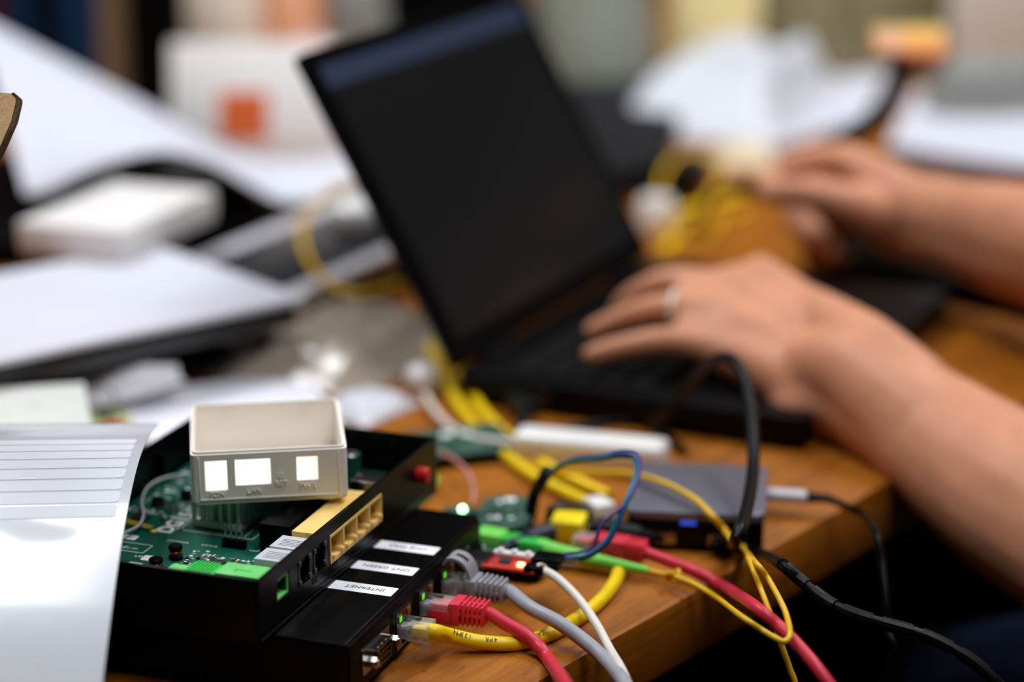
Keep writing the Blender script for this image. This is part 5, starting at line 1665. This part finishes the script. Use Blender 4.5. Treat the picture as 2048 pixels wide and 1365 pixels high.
# ================================================================== LEFT MIDDLE CLUTTER
def flat_box(name, lab, cat, c_l, c_n, c_r, z0, z1, mat, bev=0.002, group=None, part='body', parent=None):
    """box from three top corners given as world points: left-near, near, right"""
    ux = (c_n - c_l); ux.z = 0
    uy = (c_r - c_n); uy.z = 0
    L1 = ux.length; ux.normalize()
    uy2 = uy - ux * uy.dot(ux)
    L2 = uy2.length
    mm = T((c_l.x, c_l.y, 0), math.atan2(ux.y, ux.x))
    t = parent or thing(name, lab, cat, Vector((c_l.x, c_l.y, z0)), group)
    bm = NB(); bxr(bm, 0, L1, 0, L2, z0, z1, bev, mm); obj(part, bm, mat, t)
    return t, mm, L1, L2
# black case under everything on the left
t, mm, l1, l2 = flat_box('flat_box', 'large flat white box with painted-in shade underneath, carrying the small white box', 'box', at(-150, 752, .050), at(610, 592, .050), at(470, 458, .050), 0.0455, 0.0500, 'paper2', 0.0015, part='lid')
bm = NB(); bxr(bm, 0.004, l1 - 0.004, 0.004, l2 - 0.004, 0.0304, 0.0457, 0.002, mm); obj('tray', bm, 'darkglass', t)  # dark colour stands for the shaded side of the white box
t = thing('black_case', 'black padded case under the large white flat box', 'case', mm @ Vector((0, 0.02, 0)))
bm = NB(); bxr(bm, 0.01, l1 - 0.095, 0.022, l2 - 0.01, 0.0, 0.0300, 0.008, mm); obj('body', bm, 'blackdeep', t)
bm = NB(); bxr(bm, 0.0, l1 - 0.11, 0.0205, 0.024, 0.013, 0.017, 0.0005, mm); obj('zip', bm, 'chip', t)
# small white box on it
t, mm, l1, l2 = flat_box('small_box', 'small white lidded box on top of the large flat white box', 'box', at(34, 446, .0715), at(245, 466, .0715), at(408, 379, .0715), 0.0540, 0.0720, 'carton', 0.0008, part='lid')
bm = NB(); bxr(bm, 0.001, l1 - 0.001, 0.001, l2 - 0.001, 0.0502, 0.0545, 0.0005, mm); obj('bottom_tray', bm, 'carton', t)
# black binder behind it with arched white sheet
t, mm, l1, l2 = flat_box('ring_binder', 'black open binder lying beneath the arched white sheet', 'binder', at(-160, 492, .022), at(560, 446, .022), at(640, 268, .022), 0.0, 0.022, 'blackdeep', 0.004)
bm = NB()
nr = catmull([dp(-140, 330, 1.68), dp(50, 388, 1.68), dp(160, 348, 1.70), dp(250, 315, 1.72), dp(335, 303, 1.74), dp(420, 325, 1.755), dp(500, 370, 1.77), dp(570, 402, 1.785), dp(660, 390, 1.82), dp(740, 352, 1.86)], 6)[6:]
fr2 = catmull([dp(-160, -40, 1.96), dp(-60, 22, 1.96), dp(40, 76, 1.96), dp(140, 128, 1.965), dp(240, 180, 1.97), dp(340, 236, 1.98), dp(430, 288, 1.985), dp(520, 318, 1.99), dp(620, 318, 2.00), dp(740, 300, 2.02)], 6)[6:]
nn = len(nr) - 1
def shp(u, v):
    i = u * nn; k = min(int(i), nn - 1); f = i - k
    a = nr[k].lerp(nr[k + 1], f); b = fr2[k].lerp(fr2[k + 1], f)
    p = a.lerp(b, v)
    p.z += 0.010 * math.sin(v * PI) * (1 - u)
    return p
grid(bm, shp, nn, 14, 0.0012)
o = obj('arched_sheet', bm, 'paper2', None, ang=80)
tag(o, 'big white printed sheet arching up over the black binder at left', 'paper')
# standing white carton with orange square
CY = 2.03
c0_, c1_ = dp(342, 375, CY), dp(680, 375, CY)
t = thing('carton', 'white carton panel leaning back with an orange square on its face', 'box', Vector((c0_.x, CY, 0)))
KM = Matrix.Translation((0, CY, 0)) @ Matrix.Rotation(R(-14), 4, 'X') @ Matrix.Translation((0, -CY, 0))
bm = NB(); bxr(bm, c0_.x, c1_.x, CY, CY + 0.012, 0.001, dp(342, 96, CY).z * 1.04, 0.002, KM); obj('body', bm, 'bcarton', t)
a_, b_ = dp(434, 190, CY), dp(535, 284, CY)
bm = NB(); bxr(bm, a_.x, b_.x, CY - 0.001, CY + 0.001, b_.z * 1.03, a_.z * 1.03, 0.0, KM); obj('orange_square', bm, 'orange', t)
# silver-edged dark slab
tn = at(560, 606, .03); td = Vector((0.45, 0.893, 0)).normalized()
mm = T((tn.x, tn.y, 0), math.atan2(td.y, td.x))
t = thing('tablet', 'dark slab with bright silver edges beside the leaning laptop screen', 'tablet', tn)
bm = NB(); bxr(bm, -0.06, 0.31, 0.0, 0.121, 0.018, 0.0298, 0.003, mm); obj('body', bm, 'silver', t)
bm = NB(); bxr(bm, -0.055, 0.305, 0.015, 0.100, 0.0295, 0.0301, 0.0002, mm); obj('dark_panel', bm, 'darkglass', t)
bm = NB(); bxr(bm, -0.050, 0.30, 0.006, 0.115, 0.0, 0.0182, 0.001, mm); obj('stand', bm, 'blackdeep', t)
p_ = at(705, 462, .031)
t = thing('earphone_case', 'smooth white rounded case lying on the dark silver-edged slab', 'case', p_)
bm = NB(); lathe(bm, [(0, 0.0302), (0.012, 0.0302), (0.0165, 0.036), (0.0175, 0.043), (0.0160, 0.050), (0.010, 0.055), (0, 0.056)], 24, T((p_.x, p_.y, 0))); obj('shell', bm, 'whitep', t)
bm = NB(); lathe(bm, [(0.01755, 0.0425), (0.0178, 0.0430), (0.01755, 0.0435)], 24, T((p_.x, p_.y, 0))); obj('seam', bm, 'lgside', t)
# yellow fibre loops
t = thing('fibre_coil', 'thin yellow fibre loop curling out to the left of the laptop screen', 'cable', at(640, 480, .03))
cord('cord', [dp(800, 400, 1.76), dp(748, 366, 1.74), dp(692, 372, 1.73), dp(640, 398, 1.71), dp(608, 440, 1.69), at(606, 490, .036), at(630, 540, .033), at(672, 576, .033), at(728, 588, .033), at(800, 568, .034)], 0.0021, 'fibre', t, 8, 8)
# clear bag
def crumple(name, lab, cat, mat, cx, cy, sx, sy, h, seed, rz=0, nu=26, nv=22, rough=1.0, z0=0.0, thick=0.0006, group=None):
    mm = T((cx, cy, z0), rz)
    def fn(u, v):
        x, y = (u - 0.5) * sx, (v - 0.5) * sy
        e = min(1, 5 * min(u, 1 - u)) * min(1, 5 * min(v, 1 - v))
        q = Vector((x * 14 * rough + seed * 3.1, y * 14 * rough, seed))
        n1 = noise.noise(q) * 0.5 + 0.5
        n2 = abs(noise.noise(q * 2.3 + Vector((5, 1, 2))))
        wob = 0.06 * sx * noise.noise(Vector((u * 4, v * 4, seed + 7)))
        z = h * e * (0.45 + 0.75 * n1 * math.sin(min(1, max(0, u)) * PI) + 0.35 * n2)
        return mm @ Vector((x + wob, y + wob * 0.6, 0.0012 + max(0, z)))
    bm = NB(); grid(bm, fn, nu, nv, thick)
    o = obj(name, bm, mat, None, ang=60)
    return tag(o, lab, cat, group)
c_ = at(675, 705, 0)
crumple('clear_bag', 'crinkled clear plastic bag heaped between the white boxes and the laptop', 'bag', 'bagclear', c_.x, c_.y, 0.125, 0.17, 0.022, 3, R(-25), rough=3.0)
c_ = at(735, 822, 0)
crumple('paper_scrap', 'small crumpled white scrap just behind the white shell', 'paper', 'plasticw', c_.x, c_.y, 0.040, 0.055, 0.010, 9, R(-35), 14, 14, 3.0)
p_ = at(580, 628, .02)
t = thing('bottle_cap', 'small clear round cap by the right corner of the large flat box', 'cap', Vector((p_.x, p_.y, 0)))
bm = NB(); lathe(bm, [(0.0, 0.0), (0.011, 0.0), (0.0115, 0.028), (0.010, 0.034), (0, 0.035)], 18, T((p_.x, p_.y, 0.0))); obj('cap', bm, 'whitec', t)
bm = NB(); lathe(bm, [(0.0118, 0.018), (0.0122, 0.020), (0.0118, 0.022)], 18, T((p_.x, p_.y, 0.0))); obj('rim', bm, 'redp', t)

# sheets of paper
def sheet(lab, corners, z0, lift, mat='paper2', seed=1, group='loose white sheets'):
    a, b, c, d = corners
    bm = NB()
    def fn(u, v):
        p = (a * (1 - u) + b * u) * (1 - v) + (d * (1 - u) + c * u) * v
        p = p.copy()
        p.z = (z0 if z0 is not None else p.z) + lift * (0.5 - 0.5 * math.cos(2 * PI * (u * 0.5 + 0.15 * v))) * (0.6 + 0.8 * noise.noise(Vector((u * 1.5, v * 1.5, seed))))
        return p
    grid(bm, fn, 12, 12, 0.0004)
    o = obj('paper_sheet', bm, mat, None, ang=80)
    return tag(o, lab, 'paper', group)
sheet('loose white sheet of paper directly behind the white shell', [at(268, 890), at(690, 880), at(600, 748), at(225, 805)], 0.0018, 0.005, 'paper3', seed=2)
sheet('folded white paper behind the key ring, leaning on the large flat box', [at(100, 822, .006), at(372, 800, .006), at(355, 745, .020), at(170, 757, .020)], None, 0.010, 'paper3', seed=4)
# pale box far left
t, mm, l1, l2 = flat_box('pale_box', 'pale grey-green plastic box at the far left behind the label sheet', 'box', at(-110, 888, .030), at(182, 868, .030), at(80, 782, .030), 0.0, 0.030, 'lgside', 0.003)
bm = NB(); bxr(bm, -0.001, l1 + 0.001, -0.001, l2 + 0.001, 0.0296, 0.0330, 0.001, mm); obj('lid', bm, 'lgbox', t)
bm = text_bm('T', 0.010, mm @ T((l1 * 0.62, l2 * 0.55, 0.0332)), 0.00005); obj('lettering', bm, 'lgside', t, smooth=False)
# key ring, tag and red knob
k0 = at(205, 862, .0)
t = thing('key_ring', 'wire key ring with pale green tag beside the pale box', 'key ring', k0)
kc_ = dp(200, 800, at(200, 850, 0).y)
bm = NB(); tube(bm, [kc_ + Vector((0.0088 * math.cos(q), 0.003 * math.sin(q), 0.0088 * math.sin(q))) for q in [k * 2 * PI / 28 for k in range(28)]], 0.0008, 7, closed=True); obj('ring', bm, 'steel', t)
bm = NB(); p_ = at(212, 852, 0); prism(bm, rrect(-0.014, 0.014, -0.020, 0.020, 0.003), 0.0004, 0.0030, T((p_.x, p_.y, 0), R(20))); obj('tag', bm, 'tagg', t)
bm = NB(); tube(bm, [kc_ + Vector((0.002, 0, -0.0085)), kc_ + Vector((0.006, 0.002, -0.017)), Vector((p_.x + 0.006, p_.y + 0.01, 0.003))], 0.0022, 8); obj('strap', bm, 'chip', t)
p_ = at(230, 892, .0)
t = thing('red_cap', 'round red cap peeping out above the corner of the label sheet', 'cap', p_)
bm = NB(); lathe(bm, [(0, 0), (0.008, 0), (0.008, 0.010), (0.006, 0.013), (0, 0.0135)], 18, T((p_.x, p_.y, 0))); obj('cap', bm, 'redp', t)
bm = NB(); lathe(bm, [(0.0081, 0.002), (0.0085, 0.003), (0.0081, 0.004)], 18, T((p_.x, p_.y, 0))); obj('rim', bm, 'redp', t)

# ================================================================== RIGHT BACKGROUND
p_ = at(1312, 455, 0)
t = thing('bottle_cap', 'small white round cap next to the laptop hinge', 'cap', p_)
bm = NB(); lathe(bm, [(0, 0), (0.0145, 0), (0.0145, 0.020), (0.012, 0.024), (0, 0.0245)], 18, T((p_.x, p_.y, 0))); obj('cap', bm, 'whitep', t)
bm = NB(); lathe(bm, [(0.0146, 0.003), (0.0150, 0.004), (0.0146, 0.005)], 18, T((p_.x, p_.y, 0))); obj('rim', bm, 'lgside', t)
t = thing('fibre_coil', 'thin yellow fibre loop on the table beyond the laptop, near the far hand', 'cable', at(1390, 430, 0))
lp_ = [dp(1385 + 66 * math.cos(a_), 395 + 92 * math.sin(a_), 1.86 - 0.10 * math.sin(a_)) for a_ in [R(20 + k * 24) for k in range(14)]]
lp_ = [Vector((q.x, q.y, max(q.z, 0.002))) for q in lp_]
cord('cord', [at(1500, 420, .003), at(1450, 445, .003)] + lp_ + [at(1360, 470, .003), at(1335, 505, .003)], 0.0021, 'fibre', t, 6, 8)
t = thing('network_cable', 'yellow cable coiled flat on the wood beyond the laptop', 'cable', at(1400, 430, 0), 'network cables')
cord('cord', [at(1515, 385, .0034), at(1470, 395, .0034), at(1420, 412, .0034), at(1360, 425, .0034), at(1325, 450, .0034), at(1350, 480, .0034), at(1320, 500, .0034)], 0.0034, 'yellow', t, 8, 8)
# charcoal sleeve and adapter brick
t, mm, l1, l2 = flat_box('laptop_sleeve', 'charcoal felt sleeve lying behind the laptop screen', 'sleeve', at(1000, 335, .02), at(1310, 345, .02), at(1225, 130, .02), 0.0, 0.020, 'char', 0.006)
bm = NB(); bxr(bm, 0.01, l1 - 0.01, 0.004, 0.008, 0.0195, 0.0212, 0.0006, mm); obj('seam', bm, 'blackdeep', t)
t, mm, l1, l2 = flat_box('adapter_brick', 'black power brick in front of the crumpled white plastic', 'adapter', at(1255, 342, .026), at(1385, 350, .026), at(1395, 308, .026), 0.0, 0.026, 'blackdeep', 0.004)
bm = NB(); bxr(bm, l1 * 0.2, l1 * 0.8, -0.0004, 0.001, 0.008, 0.018, 0.0002, mm); obj('rating_label', bm, 'chip', t)
# crumpled plastic and papers
c_ = at(1470, 215, 0)
crumple('plastic_packaging', 'large crumpled white plastic packaging beyond the far hand', 'packaging', 'plasticw', c_.x, c_.y, 0.175, 0.34, 0.060, 5, R(-20), rough=0.9)
c_ = at(1490, 322, 0)
crumple('paper_wad', 'beige paper wad in front of the white plastic packaging', 'paper', 'cream', c_.x, c_.y, 0.055, 0.07, 0.016, 12, 0, 14, 14, 3.0)
sheet('white sheet of paper between the plastic packaging and the black bent stand', [at(1560, 290), at(1720, 262), at(1790, 150), at(1600, 140)], 0.002, 0.012, seed=7)
# papers at right lie on a maroon notebook
t, mm, l1, l2 = flat_box('notebook', 'maroon notebook under the papers behind the far forearm', 'notebook', at(1770, 300, .018), at(2090, 365, .018), at(2180, 215, .018), 0.0015, 0.018, 'maroon', 0.002, part='cover')
bm = NB(); bxr(bm, 0.002, l1 - 0.002, -0.0006, l2 - 0.002, 0.004, 0.0150, 0.0005, mm); obj('pages', bm, 'greyc', t)
sheet('white sheet of paper on the maroon notebook', [at(1775, 285, .022), at(2110, 345, .022), at(2110, 210, .022), at(1830, 175, .022)], 0.0200, 0.004, seed=11)
t, mm, l1, l2 = flat_box('pouch', 'black pouch lying on the wood below the far forearm', 'pouch', at(1600, 500, .016), at(2080, 600, .016), at(2120, 470, .016), 0.0, 0.016, 'blackdeep', 0.006)
bm = NB(); bxr(bm, 0.012, l1 - 0.012, 0.010, 0.013, 0.0155, 0.0170, 0.0005, mm); obj('zip', bm, 'chip', t)
# bent black stand with orange card
b0_ = Vector((dp(1700, 275, 1.78).x, 1.78, 0))
t = thing('card_stand', 'bent black stand holding an orange card with green top and red foot', 'stand', b0_)
yS = b0_.y
bm = NB(); prism(bm, rrect(-0.022, 0.022, -0.012, 0.030, 0.008), 0.0002, 0.006, T((b0_.x, b0_.y, 0))); obj('base', bm, 'blackdeep', t)
bm = NB(); tube(bm, catmull([dp(1665, 470, yS + .01), dp(1660, 380, yS + .01), dp(1690, 285, yS + .01), dp(1742, 245, yS + .01), dp(1778, 205, yS + .02), dp(1796, 160, yS + .03), dp(1812, 112, yS + .03)], 6), 0.0085, 12); obj('arm', bm, 'rubber', t)
q0_, q1_ = dp(1752, 42, yS + .03), dp(1892, 120, yS + .03)
hh_ = q0_.z - q1_.z
QM = Matrix.Translation((0, yS + 0.03, q1_.z)) @ Matrix.Rotation(R(-38), 4, 'X') @ Matrix.Translation((0, -yS - 0.03, -q1_.z))
bm = NB(); bxr(bm, q0_.x, q1_.x, yS + 0.026, yS + 0.034, q1_.z + hh_ * 0.14, q0_.z - hh_ * 0.12, 0.001, QM); cdo = obj('card', bm, 'orangec', t)
bm = NB(); bxr(bm, q0_.x, q1_.x, yS + 0.026, yS + 0.034, q0_.z - hh_ * 0.12, q0_.z, 0.001, QM); obj('green_strip', bm, 'greenc', t)
bm = NB(); bxr(bm, q0_.x + 0.02, q1_.x, yS + 0.026, yS + 0.034, q1_.z, q1_.z + hh_ * 0.14, 0.001, QM); obj('red_strip', bm, 'redc', t)
bm = NB(); bxr(bm, q0_.x + 0.002, q0_.x + 0.020, yS + 0.0252, yS + 0.0262, q1_.z + hh_ * 0.18, q0_.z - hh_ * 0.2, 0.0, QM); obj('pale_print', bm, 'peachc', cdo)

# ================================================================== FAR BACKGROUND (all on the table, strongly out of focus)
def bag(name, lab, cat, px0, px1, y, h, depth, mat, seed, bulge=0.5):
    x0, x1 = (px0 - 1024) / FPX * (y * 1.03), (px1 - 1024) / FPX * (y * 1.03)
    sx = x1 - x0
    def fn(u, v):
        a = u * 2 * PI
        r = 1.0
        zz = h * math.sin(v * PI / 2)
        cr = max(0.02, math.cos(v * PI / 2) ** bulge)
        n_ = 1 + 0.10 * noise.noise(Vector((math.cos(a) * 1.6, math.sin(a) * 1.6, v * 2 + seed)))
        ca, sa = math.cos(a), math.sin(a)
        ex = 0.55
        sgn = lambda q: (1 if q >= 0 else -1)
        return Vector(((x0 + x1) / 2 + sx / 2 * sgn(ca) * abs(ca) ** ex * cr * n_, y + depth / 2 + depth / 2 * sgn(sa) * abs(sa) ** ex * cr * n_, 0.0008 + zz * (1 + 0.08 * noise.noise(Vector((u * 3, v * 3, seed))))))
    bm = NB(); grid(bm, fn, 32, 14)
    bmesh.ops.remove_doubles(bm, verts=bm.verts, dist=1e-5)
    t = thing(name, lab, cat, Vector(((x0 + x1) / 2, y, 0)))
    obj('body', bm, mat, t, ang=70)
    return t, x0, x1
t, x0, x1 = bag('rucksack', 'dark navy rucksack with a maroon side panel at the back left', 'bag', -90, 205, 2.30, 0.34, 0.12, 'navyn', 2, 0.28)
bm = NB(); bxr(bm, x0 + 0.010, x0 + 0.062, 2.288, 2.31, 0.02, 0.22, 0.008); obj('side_panel', bm, 'maroon', t)
bm = NB(); tube(bm, catmull([Vector((x0 + 0.09, 2.29, 0.30)), Vector((x0 + 0.10, 2.275, 0.2)), Vector((x0 + 0.105, 2.285, 0.06))], 5), 0.008, 8); obj('strap', bm, 'blackdeep', t)
p_ = dp(243, 190, 2.26)
t = thing('cardboard_tube', 'brown cardboard tube standing next to the navy rucksack', 'tube', Vector((p_.x, 2.26, 0)))
bm = NB(); tube(bm, [Vector((p_.x, 2.26, 0.0)), Vector((p_.x + 0.004, 2.27, 0.20)), Vector((p_.x + 0.010, 2.28, 0.38))], 0.021, 20); obj('tube', bm, 'tube', t)
bm = NB(); cyl(bm, (p_.x + 0.010, 2.28, 0.378), (p_.x + 0.0102, 2.2802, 0.388), 0.022, seg=20); obj('end_cap', bm, 'whitec', t)
p_ = dp(318, 150, 2.22)
t = thing('flask', 'black flask standing between the cardboard tube and the beige cloth', 'flask', Vector((p_.x, 2.22, 0)))
bm = NB(); lathe(bm, [(0, 0), (0.026, 0), (0.027, 0.01), (0.027, 0.17), (0.018, 0.20), (0.018, 0.22), (0, 0.22)], 24, T((p_.x, 2.22, 0))); obj('body', bm, 'blackdeep', t)
bm = NB(); lathe(bm, [(0, 0.218), (0.020, 0.218), (0.020, 0.25), (0, 0.252)], 24, T((p_.x, 2.22, 0))); obj('cap', bm, 'black', t)
bag('cloth_heap', 'beige cotton heap behind the carton with the orange square', 'cloth', 335, 560, 2.28, 0.22, 0.26, 'beige', 5, 0.8)
bag('cloth_heap', 'peach coloured cloth heap behind the top corner of the laptop screen', 'cloth', 535, 660, 2.30, 0.18, 0.20, 'peach', 7, 0.8)
bag('cloth_heap', 'dusty pink cloth heap just above the standing carton', 'cloth', 520, 700, 2.15, 0.085, 0.13, 'rose', 9, 0.8)
bag('cloth_heap', 'grey cotton heap between the peach cloth and the black bag', 'cloth', 640, 815, 2.32, 0.18, 0.20, 'greyc', 11, 0.8)
t, x0, x1 = bag('handbag', 'black bag behind the top edge of the laptop screen', 'bag', 775, 1010, 2.32, 0.22, 0.10, 'blackdeep', 13, 0.3)
bm = NB(); tube(bm, catmull([Vector((x0 + 0.03, 2.36, 0.20)), Vector((x0 + 0.04, 2.36, 0.27)), Vector(((x0 + x1) / 2, 2.36, 0.30)), Vector((x1 - 0.04, 2.36, 0.27)), Vector((x1 - 0.03, 2.36, 0.20))], 5), 0.006, 8); obj('handle', bm, 'rubber', t)
bag('canvas_bag', 'grey-green canvas bag behind the upper right corner of the laptop', 'bag', 1050, 1310, 2.36, 0.21, 0.22, 'sage', 15, 0.7)
e0 = at(1400, 120, 0)
t = thing('padded_envelope', 'ochre padded envelope leaning behind the white plastic packaging', 'envelope', e0)
bm = NB(); mm = T((e0.x, 2.42, 0.0), R(-8), R(-38)); bxr(bm, -0.050, 0.045, -0.003, 0.006, 0.004, 0.18, 0.004, mm); obj('body', bm, 'ochre', t)
bm = NB(); bxr(bm, -0.050, 0.045, -0.0045, -0.0028, 0.13, 0.176, 0.0006, mm); obj('flap', bm, 'ochre', t)
bag('cloth_heap', 'khaki canvas heap behind the papers, left of the orange card', 'cloth', 1470, 1930, 2.46, 0.20, 0.26, 'khaki', 17, 0.6)
bag('cloth_heap', 'grey cloth heap in front of the beige carton at the back right', 'cloth', 1850, 2140, 2.16, 0.070, 0.09, 'greyc', 19, 0.5)
x0_, x1_ = (1892 - 1024) / FPX * 2.5, (2180 - 1024) / FPX * 2.5
t = thing('carton', 'plain beige carton at the back right beyond the orange card', 'box', Vector((x0_, 2.4, 0)))
bm = NB(); bxr(bm, x0_, x1_, 2.42, 2.55, 0.0, 0.25, 0.003); obj('body', bm, 'beigebox', t)
bm = NB(); bxr(bm, x0_ + 0.05, x0_ + 0.055 + 0.04, 2.418, 2.5, 0.25, 0.2508, 0.0); obj('packing_tape', bm, 'ochre', t)
